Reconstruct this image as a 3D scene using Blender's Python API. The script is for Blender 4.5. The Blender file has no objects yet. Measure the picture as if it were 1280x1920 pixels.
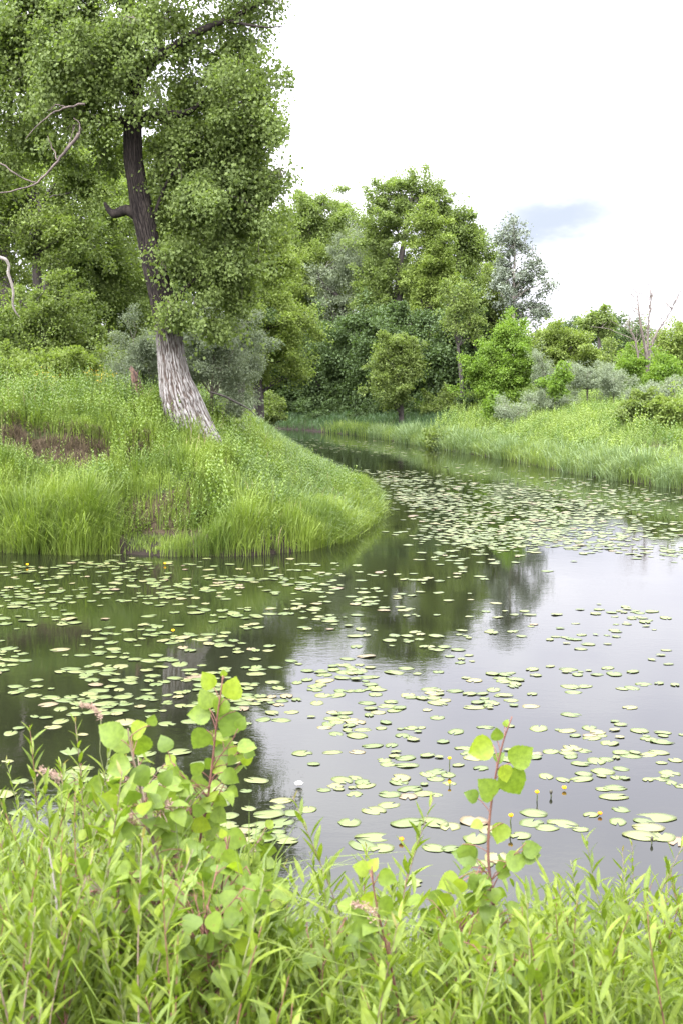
import bpy, math
import numpy as np
from mathutils import Vector

rng = np.random.default_rng(11)
S = bpy.context.scene
COL = S.collection

# ------------------------------------------------------------------ camera
F_PX = 2520.0                      # focal length in pixels of the 1280x1920 photograph
EYE = 3.6
PITCH = math.atan(270.0 / F_PX)    # horizon lies 270 px above the picture's middle
cam_d = bpy.data.cameras.new('camera')
cam = bpy.data.objects.new('camera', cam_d)
COL.objects.link(cam)
cam.location = (0, 0, EYE)
cam.rotation_euler = (math.pi / 2 - PITCH, 0, 0)
cam_d.sensor_fit = 'VERTICAL'
cam_d.sensor_height = 36.0
cam_d.lens = 36.0 * F_PX / 1920.0
cam_d.clip_start = 0.05
cam_d.clip_end = 3000
cam_d.dof.use_dof = True
cam_d.dof.focus_distance = 22.0
cam_d.dof.aperture_fstop = 11.0
S.camera = cam

# ------------------------------------------------------------------ sky, sun, exposure
SUN_DIR = Vector((-0.46, -0.56, 0.69)).normalized()
SUN_EL = math.asin(SUN_DIR.z)
SUN_AZ = math.atan2(SUN_DIR.x, SUN_DIR.y)
W = bpy.data.worlds.new('World')
S.world = W
W.use_nodes = True
nt = W.node_tree
for n in list(nt.nodes):
    nt.nodes.remove(n)


def N(t, kind, **kw):
    n = t.nodes.new(kind)
    for k, v in kw.items():
        if k in n.inputs:
            n.inputs[k].default_value = v
        else:
            setattr(n, k, v)
    return n


def mixrgb(t, fac, a, b, mode='MIX'):
    m = t.nodes.new('ShaderNodeMix')
    m.data_type = 'RGBA'
    m.blend_type = mode
    for sock, val in ((m.inputs[0], fac), (m.inputs[6], a), (m.inputs[7], b)):
        if isinstance(val, bpy.types.NodeSocket):
            t.links.new(val, sock)
        elif isinstance(val, (tuple, list)):
            sock.default_value = (*val[:3], 1)
        else:
            sock.default_value = val
    return m.outputs[2]


def maprange(t, val, a, b, c=0.0, d=1.0, smooth=True):
    m = t.nodes.new('ShaderNodeMapRange')
    m.interpolation_type = 'SMOOTHSTEP' if smooth else 'LINEAR'
    t.links.new(val, m.inputs[0])
    for i, v in enumerate((a, b, c, d)):
        m.inputs[i + 1].default_value = v
    return m.outputs[0]


SKY_STR = 0.12
sky = N(nt, 'ShaderNodeTexSky', sky_type='NISHITA', sun_disc=False, sun_elevation=SUN_EL, sun_rotation=SUN_AZ)
tc = N(nt, 'ShaderNodeTexCoord')
mp = N(nt, 'ShaderNodeMapping')
mp.inputs['Scale'].default_value = (1.0, 1.0, 2.6)
nt.links.new(tc.outputs['Generated'], mp.inputs[0])
n1 = N(nt, 'ShaderNodeTexNoise', Scale=3.6, Detail=6.0, Roughness=0.55)
nt.links.new(mp.outputs[0], n1.inputs['Vector'])
n2 = N(nt, 'ShaderNodeTexNoise', Scale=7.0, Detail=5.0, Roughness=0.6)
nt.links.new(mp.outputs[0], n2.inputs['Vector'])
dens = maprange(nt, n1.outputs['Fac'], 0.36, 0.66)
sep = N(nt, 'ShaderNodeSeparateXYZ')
nt.links.new(tc.outputs['Generated'], sep.inputs[0])
zp = N(nt, 'ShaderNodeMath', operation='POWER', use_clamp=True)
zc = N(nt, 'ShaderNodeMath', operation='MAXIMUM')
nt.links.new(sep.outputs['Z'], zc.inputs[0])
zc.inputs[1].default_value = 0.0
nt.links.new(zc.outputs[0], zp.inputs[0])
zp.inputs[1].default_value = 1.2
lum = maprange(nt, zp.outputs[0], 0.0, 1.0, 9.2, 45.0, False)
tint = mixrgb(nt, dens, (0.81, 0.80, 0.95), (1.14, 1.13, 1.19))
sd_ = N(nt, 'ShaderNodeVectorMath', operation='DOT_PRODUCT')
nt.links.new(tc.outputs['Generated'], sd_.inputs[0])
sd_.inputs[1].default_value = SUN_DIR
glow = maprange(nt, sd_.outputs['Value'], 0.15, 1.0, 1.0, 2.8)
lg = N(nt, 'ShaderNodeMath', operation='MULTIPLY')
nt.links.new(lum, lg.inputs[0])
nt.links.new(glow, lg.inputs[1])
vs = N(nt, 'ShaderNodeVectorMath', operation='SCALE')
nt.links.new(tint, vs.inputs[0])
nt.links.new(lg.outputs[0], vs.inputs['Scale'])
cloud = vs.outputs[0]
# one thin place in the overcast, low in the sky beyond the far stand
px_, py_ = 1052.0, 402.0
hole_dir = Vector(((px_ - 640) / F_PX, math.cos(PITCH) + math.sin(PITCH) * (960 - py_) / F_PX,
                   -math.sin(PITCH) + math.cos(PITCH) * (960 - py_) / F_PX)).normalized()
warp = N(nt, 'ShaderNodeVectorMath', operation='SUBTRACT')
warp.inputs[1].default_value = (0.5, 0.5, 0.5)
nt.links.new(n2.outputs['Color'], warp.inputs[0])
wsc = N(nt, 'ShaderNodeVectorMath', operation='SCALE')
wsc.inputs['Scale'].default_value = 0.10
nt.links.new(warp.outputs[0], wsc.inputs[0])
wadd = N(nt, 'ShaderNodeVectorMath', operation='ADD')
nt.links.new(tc.outputs['Generated'], wadd.inputs[0])
nt.links.new(wsc.outputs[0], wadd.inputs[1])
sub = N(nt, 'ShaderNodeVectorMath', operation='SUBTRACT')
nt.links.new(wadd.outputs[0], sub.inputs[0])
sub.inputs[1].default_value = hole_dir
scl = N(nt, 'ShaderNodeVectorMath', operation='MULTIPLY')
nt.links.new(sub.outputs[0], scl.inputs[0])
scl.inputs[1].default_value = (1.0, 1.0, 1.9)
ln = N(nt, 'ShaderNodeVectorMath', operation='LENGTH')
nt.links.new(scl.outputs[0], ln.inputs[0])
hole = maprange(nt, ln.outputs['Value'], 0.018, 0.092, 0.97, 0.0)
veil = mixrgb(nt, 0.95, sky.outputs[0], cloud)
full = mixrgb(nt, hole, veil, (3.9, 4.4, 5.2))
bg = N(nt, 'ShaderNodeBackground', Strength=SKY_STR)
nt.links.new(full, bg.inputs['Color'])
wo = N(nt, 'ShaderNodeOutputWorld')
nt.links.new(bg.outputs[0], wo.inputs[0])

sun_d = bpy.data.lights.new('sun', 'SUN')
sun_d.energy = 1.5
sun_d.angle = math.radians(12)
sun_d.color = (1.0, 0.95, 0.86)
sun = bpy.data.objects.new('sun', sun_d)
COL.objects.link(sun)
sun.rotation_euler = SUN_DIR.to_track_quat('Z', 'Y').to_euler()
sun.location = (0, 0, 60)

S.view_settings.view_transform = 'Standard'
S.view_settings.look = 'None'
S.view_settings.exposure = 0.62
S.view_settings.gamma = 1.0
S.render.engine = 'CYCLES'
cy = S.cycles
cy.max_bounces = 7
cy.diffuse_bounces = 4
cy.glossy_bounces = 3
cy.transmission_bounces = 4
cy.transparent_max_bounces = 8
cy.caustics_reflective = False
cy.caustics_refractive = False
cy.use_denoising = True
cy.denoiser = 'OPENIMAGEDENOISE'
cy.denoising_input_passes = 'RGB_ALBEDO_NORMAL'
cy.sample_clamp_indirect = 6.0
cy.use_adaptive_sampling = False

# ------------------------------------------------------------------ picture -> place
CP, SP = math.cos(PITCH), math.sin(PITCH)


def at(px, py, Y):
    """the place at depth Y metres that the photograph shows at pixel (px, py)"""
    px, py, Y = np.broadcast_arrays(np.asarray(px, float), np.asarray(py, float), np.asarray(Y, float))
    v = (960 - py) / F_PX
    k = Y / (CP + SP * v)
    return np.stack([k * (px - 640) / F_PX, Y, EYE + k * (-SP + CP * v)], -1)


def on_level(px, py, z=0.0):
    px, py = np.asarray(px, float), np.asarray(py, float)
    v = (960 - py) / F_PX
    dz = -SP + CP * v
    k = (z - EYE) / dz
    return np.stack([k * (px - 640) / F_PX, k * (CP + SP * v), np.full_like(k, z)], -1)


def project(p):
    p = np.asarray(p, float)
    d = p[..., 2] - EYE
    fw = p[..., 1] * CP - d * SP
    up = p[..., 1] * SP + d * CP
    return 640 + F_PX * p[..., 0] / fw, 960 - F_PX * up / fw


def vnoise(x, y, seed=0):
    xi, yi = np.floor(x).astype(np.int64), np.floor(y).astype(np.int64)
    fx, fy = x - xi, y - yi
    fx, fy = fx * fx * (3 - 2 * fx), fy * fy * (3 - 2 * fy)

    def h(i, j):
        n = (i * 374761393 + j * 668265263 + seed * 982451653) & 0x7fffffff
        n = ((n ^ (n >> 13)) * 1274126177) & 0x7fffffff
        return ((n ^ (n >> 16)) & 0xffff) / 65535.0
    return (h(xi, yi) * (1 - fx) + h(xi + 1, yi) * fx) * (1 - fy) + (h(xi, yi + 1) * (1 - fx) + h(xi + 1, yi + 1) * fx) * fy


def fbm(x, y, seed=0, oct=3):
    s, a, f = 0.0, 0.5, 1.0
    for o in range(oct):
        s = s + a * (vnoise(x * f, y * f, seed + o) - 0.5)
        a *= 0.5
        f *= 2.1
    return s


def sstep(a, b, x):
    t = np.clip((x - a) / (b - a), 0, 1)
    return t * t * (3 - 2 * t)


# ------------------------------------------------------------------ mesh helpers
def make_mesh(name, verts, faces, mats, mat_idx=None, smooth=False):
    """faces: list of (n, k) index arrays"""
    me = bpy.data.meshes.new(name)
    verts = np.asarray(verts, np.float32).reshape(-1, 3)
    faces = [np.asarray(f, np.int32) for f in faces if len(f)]
    loops = np.concatenate([f.ravel() for f in faces])
    sizes = np.concatenate([np.full(len(f), f.shape[1], np.int32) for f in faces])
    starts = np.concatenate([[0], np.cumsum(sizes)[:-1]]).astype(np.int32)
    me.vertices.add(len(verts))
    me.vertices.foreach_set('co', verts.ravel())
    me.loops.add(len(loops))
    me.loops.foreach_set('vertex_index', loops)
    me.polygons.add(len(sizes))
    me.polygons.foreach_set('loop_start', starts)
    if not isinstance(mats, (list, tuple)):
        mats = [mats]
    for m in mats:
        me.materials.append(m)
    if mat_idx is not None:
        me.polygons.foreach_set('material_index', np.asarray(mat_idx, np.int32))
    if smooth:
        me.polygons.foreach_set('use_smooth', np.ones(len(sizes), bool))
    me.update(calc_edges=True)
    return me


def link(name, me, parent=None):
    o = bpy.data.objects.new(name, me)
    COL.objects.link(o)
    if parent is not None:
        o.parent = parent
    return o


def tag(o, label=None, cat=None, group=None, kind=None):
    for k, v in (('label', label), ('category', cat), ('group', group), ('kind', kind)):
        if v:
            o[k] = v
    return o


def thing(name, label, cat, loc=(0, 0, 0), group=None):
    o = bpy.data.objects.new(name, None)
    o.empty_display_size = 0.2
    COL.objects.link(o)
    o.location = tuple(float(c) for c in loc)
    return tag(o, label, cat, group)


class Geo:
    """collects vertices and faces of one mesh"""

    def __init__(s):
        s.v, s.f, s.m, s.n = [], [], [], 0

    def add(s, v, faces, mat=0):
        v = np.asarray(v, float).reshape(-1, 3)
        s.v.append(v)
        for f in faces:
            f = np.asarray(f, np.int64)
            s.f.append(f + s.n)
            s.m.append(np.full(len(f), mat))
        s.n += len(v)

    def tube(s, pts, radii, sides=5, mat=0, cap=True):
        pts = np.asarray(pts, float)
        n = len(pts)
        radii = np.broadcast_to(np.asarray(radii, float), (n,))
        t = np.gradient(pts, axis=0)
        t /= np.linalg.norm(t, axis=1, keepdims=True) + 1e-9
        ref = np.array([0.0, 1.0, 0.0]) if abs(t[:, 1]).mean() < 0.8 else np.array([1.0, 0, 0])
        a = np.cross(t, ref)
        a /= np.linalg.norm(a, axis=1, keepdims=True) + 1e-9
        b = np.cross(t, a)
        ang = np.arange(sides) * 2 * math.pi / sides
        v = pts[:, None] + radii[:, None, None] * (a[:, None] * np.cos(ang)[None, :, None] + b[:, None] * np.sin(ang)[None, :, None])
        i = np.arange(n - 1)[:, None] * sides
        j = np.arange(sides)[None]
        j2 = (j + 1) % sides
        f = np.stack([i + j, i + j2, i + sides + j2, i + sides + j], -1).reshape(-1, 4)
        fs = [f]
        v = v.reshape(-1, 3)
        if cap:
            v = np.vstack([v, pts[-1] + t[-1] * radii[-1] * 0.6])
            k = (n - 1) * sides
            fs.append(np.stack([k + np.arange(sides), k + (np.arange(sides) + 1) % sides, np.full(sides, n * sides)], -1))
        s.add(v, fs, mat)

    def obj(s, name, mats, parent=None, smooth=False, origin=None):
        v = np.concatenate(s.v)
        if origin is None and parent is not None:
            origin = np.array(parent.location)
        if origin is not None:
            v = v - np.asarray(origin)
        return link(name, make_mesh(name, v, s.f, mats, np.concatenate(s.m), smooth), parent)


def unit(v):
    return v / (np.linalg.norm(v, axis=-1, keepdims=True) + 1e-9)


def rand_dir(n):
    return unit(rng.normal(size=(n, 3)))


def bend(a, b, sag=0.12, n=6, jit=0.05):
    a, b = np.asarray(a, float), np.asarray(b, float)
    t = np.linspace(0, 1, n)[:, None]
    L = np.linalg.norm(b - a)
    p = a + (b - a) * t
    p[:, 2] += np.sin(t[:, 0] * math.pi) * sag * L
    p[1:-1] += rng.normal(0, jit * L, (n - 2, 3)) * .5
    return p


def instances(tv, tf, pos, ydir, nrm, scale):
    """template verts (k,3): x width, y length, z normal -> baked copies"""
    y = unit(ydir)
    x = unit(np.cross(y, nrm))
    z = np.cross(x, y)
    scale = np.asarray(scale, float)
    if scale.ndim == 1:
        scale = np.stack([scale] * 3, -1)
    t = tv[None] * scale[:, None, :]
    v = pos[:, None] + x[:, None] * t[..., 0:1] + y[:, None] * t[..., 1:2] + z[:, None] * t[..., 2:3]
    k = len(tv)
    off = (np.arange(len(pos)) * k)[:, None, None]
    fs = [(np.asarray(f)[None] + off).reshape(-1, np.asarray(f).shape[1]) for f in tf]
    return v.reshape(-1, 3), fs


LEAF_V = np.array([[0, 0, 0], [-.42, .42, .10], [0, 1, -.05], [.42, .42, .10]], float)
LEAF_F = [np.array([[0, 3, 2], [0, 2, 1]])]
SPRAY_V = np.array([[0, 0, 0], [-.5, .35, .1], [-.12, .5, 0], [-.3, 1.0, .05], [.18, .62, 0], [.55, .75, -.1], [.3, .25, .06]], float)
SPRAY_F = [np.array([[0, 2, 1], [0, 4, 2], [2, 4, 3], [0, 6, 4], [4, 6, 5]])]


# ------------------------------------------------------------------ materials
def new_mat(name):
    m = bpy.data.materials.new(name)
    m.use_nodes = True
    t = m.node_tree
    for n in list(t.nodes):
        t.nodes.remove(n)
    out = t.nodes.new('ShaderNodeOutputMaterial')
    return m, t, out


def leaf_mat(name, col, col2=None, trans=0.35, rough=0.45, spec=0.35, patch=0.35, tcol=None, near=False):
    """foliage: two leaf colours mixed leaf by leaf and in slow patches, light passing through"""
    m, t, out = new_mat(name)
    if tcol is None:
        col = (col[0] * .99, col[1] * .98, col[2] * .95)
        col2 = (col2[0] * .99, col2[1] * .98, col2[2] * .95) if col2 else None
    col2 = col2 or tuple(c * 0.6 for c in col)
    g = N(t, 'ShaderNodeNewGeometry')
    tcx = N(t, 'ShaderNodeTexCoord')
    nz = N(t, 'ShaderNodeTexNoise', Scale=0.8, Detail=3.0)
    t.links.new(tcx.outputs['Object'], nz.inputs['Vector'])
    pf = maprange(t, nz.outputs['Fac'], 0.35, 0.65)
    fac = mixrgb(t, patch, g.outputs['Random Per Island'], pf)
    c = mixrgb(t, fac, col2, col)
    b = N(t, 'ShaderNodeBsdfPrincipled', Roughness=rough)
    if near:   # mottling, brown flecks and a slightly puckered skin
        n3 = N(t, 'ShaderNodeTexNoise', Scale=70.0, Detail=5.0, Roughness=.6)
        t.links.new(tcx.outputs['Object'], n3.inputs['Vector'])
        c = mixrgb(t, maprange(t, n3.outputs['Fac'], .35, .68, 0, .45), c, tuple(q * .55 for q in col2))
        n4 = N(t, 'ShaderNodeTexNoise', Scale=38.0, Detail=3.0)
        t.links.new(tcx.outputs['Object'], n4.inputs['Vector'])
        c = mixrgb(t, maprange(t, n4.outputs['Fac'], .70, .76, 0, .8), c, (0.13, 0.075, 0.03))
        bp = N(t, 'ShaderNodeBump', Strength=.5, Distance=.002)
        t.links.new(n3.outputs['Fac'], bp.inputs['Height'])
        t.links.new(bp.outputs[0], b.inputs['Normal'])
    b.inputs['Specular IOR Level'].default_value = spec
    t.links.new(c, b.inputs['Base Color'])
    tr = N(t, 'ShaderNodeBsdfTranslucent')
    tcol = tcol or (1.20, 1.34, 0.52)
    c2 = mixrgb(t, 1.0, c, tcol, 'MULTIPLY')
    t.links.new(c2, tr.inputs['Color'])
    mx = N(t, 'ShaderNodeMixShader')
    mx.inputs[0].default_value = trans
    t.links.new(b.outputs[0], mx.inputs[1])
    t.links.new(tr.outputs[0], mx.inputs[2])
    t.links.new(mx.outputs[0], out.inputs[0])
    return m


def bark_mat(name, c1, c2, scale=6.0, bump=0.5):
    m, t, out = new_mat(name)
    tcx = N(t, 'ShaderNodeTexCoord')
    mpx = N(t, 'ShaderNodeMapping')
    mpx.inputs['Scale'].default_value = (1, 1, 0.18)
    t.links.new(tcx.outputs['Object'], mpx.inputs[0])
    nz = N(t, 'ShaderNodeTexNoise', Scale=scale, Detail=6.0, Roughness=0.65)
    t.links.new(mpx.outputs[0], nz.inputs['Vector'])
    f = maprange(t, nz.outputs['Fac'], 0.35, 0.65)
    b = N(t, 'ShaderNodeBsdfPrincipled', Roughness=0.9)
    t.links.new(mixrgb(t, f, c1, c2), b.inputs['Base Color'])
    bp = N(t, 'ShaderNodeBump', Strength=bump, Distance=0.03)
    t.links.new(nz.outputs['Fac'], bp.inputs['Height'])
    t.links.new(bp.outputs[0], b.inputs['Normal'])
    t.links.new(b.outputs[0], out.inputs[0])
    return m


BARK_DARK = bark_mat('bark_dark', (0.020, 0.016, 0.013), (0.052, 0.043, 0.035))
BARK_GREY = bark_mat('bark_grey', (0.10, 0.085, 0.07), (0.26, 0.23, 0.20))
BARK_PALE = bark_mat('bark_pale_dead', (0.20, 0.16, 0.13), (0.42, 0.37, 0.33))
BARK_RED = bark_mat('bark_rotten', (0.022, 0.013, 0.009), (0.115, 0.062, 0.040), 9.0, 0.8)
TWIG = bark_mat('twig_bark', (0.06, 0.05, 0.035), (0.14, 0.12, 0.09))

# ------------------------------------------------------------------ river and terrain
RIVER = np.array([(-60, 6.0), (-12, 6.5), (-6, 6.6), (-3, 6.9), (-1.4, 7.1), (0, 6.9), (1.6, 7.0), (3, 6.8), (8, 6.4), (60, 5.0),
                  (62, 18), (40, 24), (24, 31.5), (16, 35.5), (10.2, 39.6), (8.2, 45), (6.7, 52), (5.2, 57.5), (3.6, 62.5), (2.2, 68),
                  (0.4, 73), (-2.3, 78.5), (-6, 83), (-14, 87), (-45, 90), (-45, 83), (-16, 81), (-10, 77), (-6.2, 69), (-3.7, 60), (-1.9, 51),
                  (-0.5, 44), (0.5, 38.5), (.88, 35.5), (.80, 32.5), (.40, 30), (0.0, 28), (-.7, 26.4), (-1.8, 25.7), (-3.2, 25.6), (-4.2, 26.0),
                  (-5, 25.8), (-6.6, 26.2), (-12, 26.6), (-60, 25)], float)


def river_sd(x, y):
    """signed distance to the water's edge: positive on land"""
    x, y = np.asarray(x, float), np.asarray(y, float)
    best = np.full(x.shape, 1e9)
    inside = np.zeros(x.shape, bool)
    for (x0, y0), (x1, y1) in zip(RIVER, np.roll(RIVER, -1, 0)):
        dx, dy = x1 - x0, y1 - y0
        t = np.clip(((x - x0) * dx + (y - y0) * dy) / (dx * dx + dy * dy), 0, 1)
        best = np.minimum(best, (x - x0 - t * dx) ** 2 + (y - y0 - t * dy) ** 2)
        cond = (y0 > y) != (y1 > y)
        if dy != 0:
            inside ^= cond & (x < dx * (y - y0) / dy + x0)
    d = np.sqrt(best)
    return np.where(inside, -d, d)


def is_left(x, y):
    return (y > 16) & (x < np.interp(y, [16, 30, 40, 52, 62, 70, 80, 90], [1.6, 1.6, 4, 2.2, 0, -2.5, -14, -60]))


def scarp(x, y):
    """the eroded step in the near face of the poplar's bank"""
    ys = 28.75 + 0.35 * sstep(-5.2, -7.0, x) + 0.25 * np.sin(x * 1.3) + 0.35 * fbm(x * 0.9, y * 0 + 3, 5) - 0.45 * sstep(-6.3, -4.2, x)
    fade = sstep(-3.6, -4.4, x) * sstep(-10, -8.6, x) * sstep(-.34, -.02, fbm(x * 1.7, x * 0 + 7, 77))
    return ys, fade


def ground_z(x, y):
    x, y = np.asarray(x, float), np.asarray(y, float)
    sd = river_sd(x, y) + 0.35 * fbm(x * 0.8, y * 0.8, 3)
    s = np.maximum(sd, 0)
    near = y < 16
    left = is_left(x, y)
    # near bank, under the camera
    zn = 1.98 * sstep(-0.2, 4.6, s + 0.10)
    # poplar's bank: high on the inland side, low on the point
    H = np.interp(x, [-7, -5, -3.4, -2, -0.6, 1.2], [3.05, 2.9, 2.6, 1.62, 0.80, 0.35])
    Lc = np.interp(x, [-5, -2, 1], [2.9, 2.4, 1.5])
    zl = 0.03 + H * (1 - np.exp(-s / Lc))
    ys, fade = scarp(x, y)
    zl = zl + fade * (0.62 * sstep(-0.10, 0.10, y - ys) - 0.42 * sstep(-1.4, 0.0, y - ys) - 0.20 * sstep(1.0, 4, y - ys))
    zl = zl + .72 * fbm(x * .95, y * 1.1, 81) * sstep(.4, 1.6, s)
    # foot of the cut bank: small undercut step and the bare landing
    zl = zl + 0.16 * sstep(0.10, 0.25, s) - 0.22 * np.exp(-(((x + 3.35) / 0.9) ** 2 + ((y - 26.3) / 0.55) ** 2))
    wl_ = np.exp(-(((x + 3.3) / 1.0) ** 4 + ((y - 26.15) / .6) ** 4))
    zl = zl * (1 - wl_) + wl_ * (.05 + .13 * s)
    # opposite bank
    Hr = np.interp(y, [20, 45, 60, 75, 90], [2.5, 2.35, 2.2, 1.9, 2.2])
    zr = 0.02 + Hr * (1 - np.exp(-s / 5.2))
    z = np.where(near, zn, np.where(left, zl, zr))
    z = z + (0.22 * fbm(x * 0.55, y * 0.55, 1) + 0.10 * fbm(x * 2.1, y * 2.1, 2)) * sstep(0.1, 1.2, s)
    far = np.hypot(x, y - 60)
    z = z + sstep(140, 420, far) * 3.0 * (1 + fbm(x * .02, y * .02, 9))
    zw = -np.minimum(0.9, 0.45 * np.maximum(-sd, 0)) - 0.02
    return np.where(sd > 0, z, zw)


def coords(parts):
    out = [np.arange(a, b, st) for a, b, st in parts]
    return np.concatenate(out + [[parts[-1][1]]])


gx = coords([(-700, -100, 40), (-100, -30, 3), (-30, -9, .7), (-9, 2.2, .12), (2.2, 12, .3), (12, 40, .8), (40, 100, 3), (100, 700, 40)])
gy = coords([(-60, -6, 6), (-6, 0, 1), (0, 8, .16), (8, 24.6, 1.2), (24.6, 33, .12), (33, 46, .3), (46, 92, .5), (92, 140, 2), (140, 300, 10), (300, 1500, 60)])
GX, GY = np.meshgrid(gx, gy)
GZ = ground_z(GX, GY)
ny, nx = GX.shape
ii = (np.arange(ny - 1)[:, None] * nx + np.arange(nx - 1)[None]).ravel()
gf = np.stack([ii, ii + 1, ii + nx + 1, ii + nx], -1)


def ground_material():
    m, t, out = new_mat('earth_and_turf')
    g = N(t, 'ShaderNodeNewGeometry')
    sx = N(t, 'ShaderNodeSeparateXYZ')
    t.links.new(g.outputs['Normal'], sx.inputs[0])
    tcx = N(t, 'ShaderNodeTexCoord')
    a = N(t, 'ShaderNodeTexNoise', Scale=1.3, Detail=7.0, Roughness=0.65)
    t.links.new(tcx.outputs['Object'], a.inputs['Vector'])
    b_ = N(t, 'ShaderNodeTexNoise', Scale=14.0, Detail=6.0, Roughness=0.7)
    t.links.new(tcx.outputs['Object'], b_.inputs['Vector'])
    soil = mixrgb(t, maprange(t, b_.outputs['Fac'], .35, .68), (0.022, 0.016, 0.009), (0.072, 0.054, 0.032))
    pz = N(t, 'ShaderNodeSeparateXYZ')
    t.links.new(tcx.outputs['Object'], pz.inputs[0])
    wet_shade = maprange(t, pz.outputs['Z'], .08, .45, 1.0, 0.0)  # wet soil margin, the undercut's shade worked into its dark colour
    turf = mixrgb(t, maprange(t, b_.outputs['Fac'], .35, .65), (0.022, 0.034, 0.010), (0.055, 0.078, 0.022))
    steep = maprange(t, sx.outputs['Z'], 0.60, 0.80)
    base = mixrgb(t, steep, soil, turf)
    bare = maprange(t, a.outputs['Fac'], 0.48, 0.62, 0.0, 0.8)
    col = mixrgb(t, bare, base, soil)
    col = mixrgb(t, wet_shade, col, (0.016, 0.012, 0.008))
    p = N(t, 'ShaderNodeBsdfPrincipled', Roughness=0.95)
    p.inputs['Specular IOR Level'].default_value = 0.15
    t.links.new(col, p.inputs['Base Color'])
    bp = N(t, 'ShaderNodeBump', Strength=0.8, Distance=0.06)
    t.links.new(b_.outputs['Fac'], bp.inputs['Height'])
    t.links.new(bp.outputs[0], p.inputs['Normal'])
    t.links.new(p.outputs[0], out.inputs[0])
    return m


gme = make_mesh('ground', np.stack([GX, GY, GZ], -1).reshape(-1, 3), [gf], ground_material(), smooth=True)
tag(link('ground', gme), kind='structure')


def water_material():
    m, t, out = new_mat('still_river_water')
    tcx = N(t, 'ShaderNodeTexCoord')
    mpx = N(t, 'ShaderNodeMapping')
    mpx.inputs['Scale'].default_value = (1.0, 1.6, 1.0)
    mpx.inputs['Rotation'].default_value = (0, 0, 0.25)
    t.links.new(tcx.outputs['Object'], mpx.inputs[0])
    a = N(t, 'ShaderNodeTexNoise', Scale=5.5, Detail=3.0, Roughness=0.5)
    b_ = N(t, 'ShaderNodeTexNoise', Scale=22.0, Detail=2.0, Roughness=0.5)
    c_ = N(t, 'ShaderNodeTexNoise', Scale=0.35, Detail=3.0)
    for q in (a, b_, c_):
        t.links.new(mpx.outputs[0], q.inputs['Vector'])
    wind = maprange(t, c_.outputs['Fac'], 0.40, 0.62, 0.25, 1.0)
    mm = N(t, 'ShaderNodeMath', operation='MULTIPLY_ADD')
    t.links.new(b_.outputs['Fac'], mm.inputs[0])
    mm.inputs[1].default_value = 0.22
    t.links.new(a.outputs['Fac'], mm.inputs[2])
    m2 = N(t, 'ShaderNodeMath', operation='MULTIPLY')
    t.links.new(mm.outputs[0], m2.inputs[0])
    t.links.new(wind, m2.inputs[1])
    bp = N(t, 'ShaderNodeBump', Strength=1.0, Distance=0.0011)
    t.links.new(m2.outputs[0], bp.inputs['Height'])
    p = N(t, 'ShaderNodeBsdfPrincipled', Roughness=0.015, IOR=1.35)
    p.inputs['Base Color'].default_value = (0.007, 0.008, 0.004, 1)
    p.inputs['Specular IOR Level'].default_value = 0.5
    t.links.new(bp.outputs[0], p.inputs['Normal'])
    t.links.new(p.outputs[0], out.inputs[0])
    return m


wv = np.array([(-600, -50, 0), (600, -50, 0), (600, 900, 0), (-600, 900, 0)], float)
wl = link('water', make_mesh('water', wv, [np.array([[0, 1, 2, 3]])], water_material()))
tag(wl, kind='structure')


# ------------------------------------------------------------------ grass and herbs (uncountable ground cover)
def in_view(p, mx=140, my=200):
    px, py = project(p)
    return (px > -mx) & (px < 1280 + mx) & (py < 1920 + my) & (p[:, 1] > 0.5)


def scatter(n, x0, x1, y0, y1, keep):
    x = rng.uniform(x0, x1, n)
    y = rng.uniform(y0, y1, n)
    k = keep(x, y)
    x, y = x[k], y[k]
    p = np.stack([x, y, ground_z(x, y)], -1)
    return p[in_view(p) & (p[:, 2] > -0.06)]


def blades(p, h, w, lean=0.45, wind=(0.0, 0.0)):
    n = len(p)
    h = np.broadcast_to(h, (n,)) * rng.uniform(0.6, 1.15, n)
    w = np.broadcast_to(w, (n,)) * rng.uniform(0.7, 1.2, n)
    az = rng.uniform(0, 2 * math.pi, n)
    ln_ = np.abs(rng.normal(0, lean, n))
    d = np.stack([np.cos(az) * ln_ + wind[0], np.sin(az) * ln_ + wind[1], np.zeros(n)], -1)
    az2 = rng.uniform(0, 2 * math.pi, n)
    sd_ = np.stack([np.cos(az2), np.sin(az2), np.zeros(n)], -1) * w[:, None] * 0.5
    up = np.array([0, 0, 1.0])
    dl = np.linalg.norm(d, axis=1)
    b = p - up * 0.03
    m1 = p + (up * 0.42 + d * 0.10) * h[:, None]
    m2 = p + (up * (0.80 - 0.10 * np.minimum(dl, 1.2))[:, None] + d * 0.42) * h[:, None]
    tp = p + (up * (1.0 - 0.38 * np.minimum(dl, 1.6))[:, None] + d * 0.95) * h[:, None]
    v = np.stack([b - sd_ * .8, b + sd_ * .8, m1 - sd_, m1 + sd_, m2 - sd_ * .7, m2 + sd_ * .7, tp], 1).reshape(-1, 3)
    o = (np.arange(n) * 7)[:, None]
    return v, [np.concatenate([o + np.array([[0, 1, 3, 2]]), o + np.array([[2, 3, 5, 4]])]), o + np.array([[4, 5, 6]])]


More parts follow.
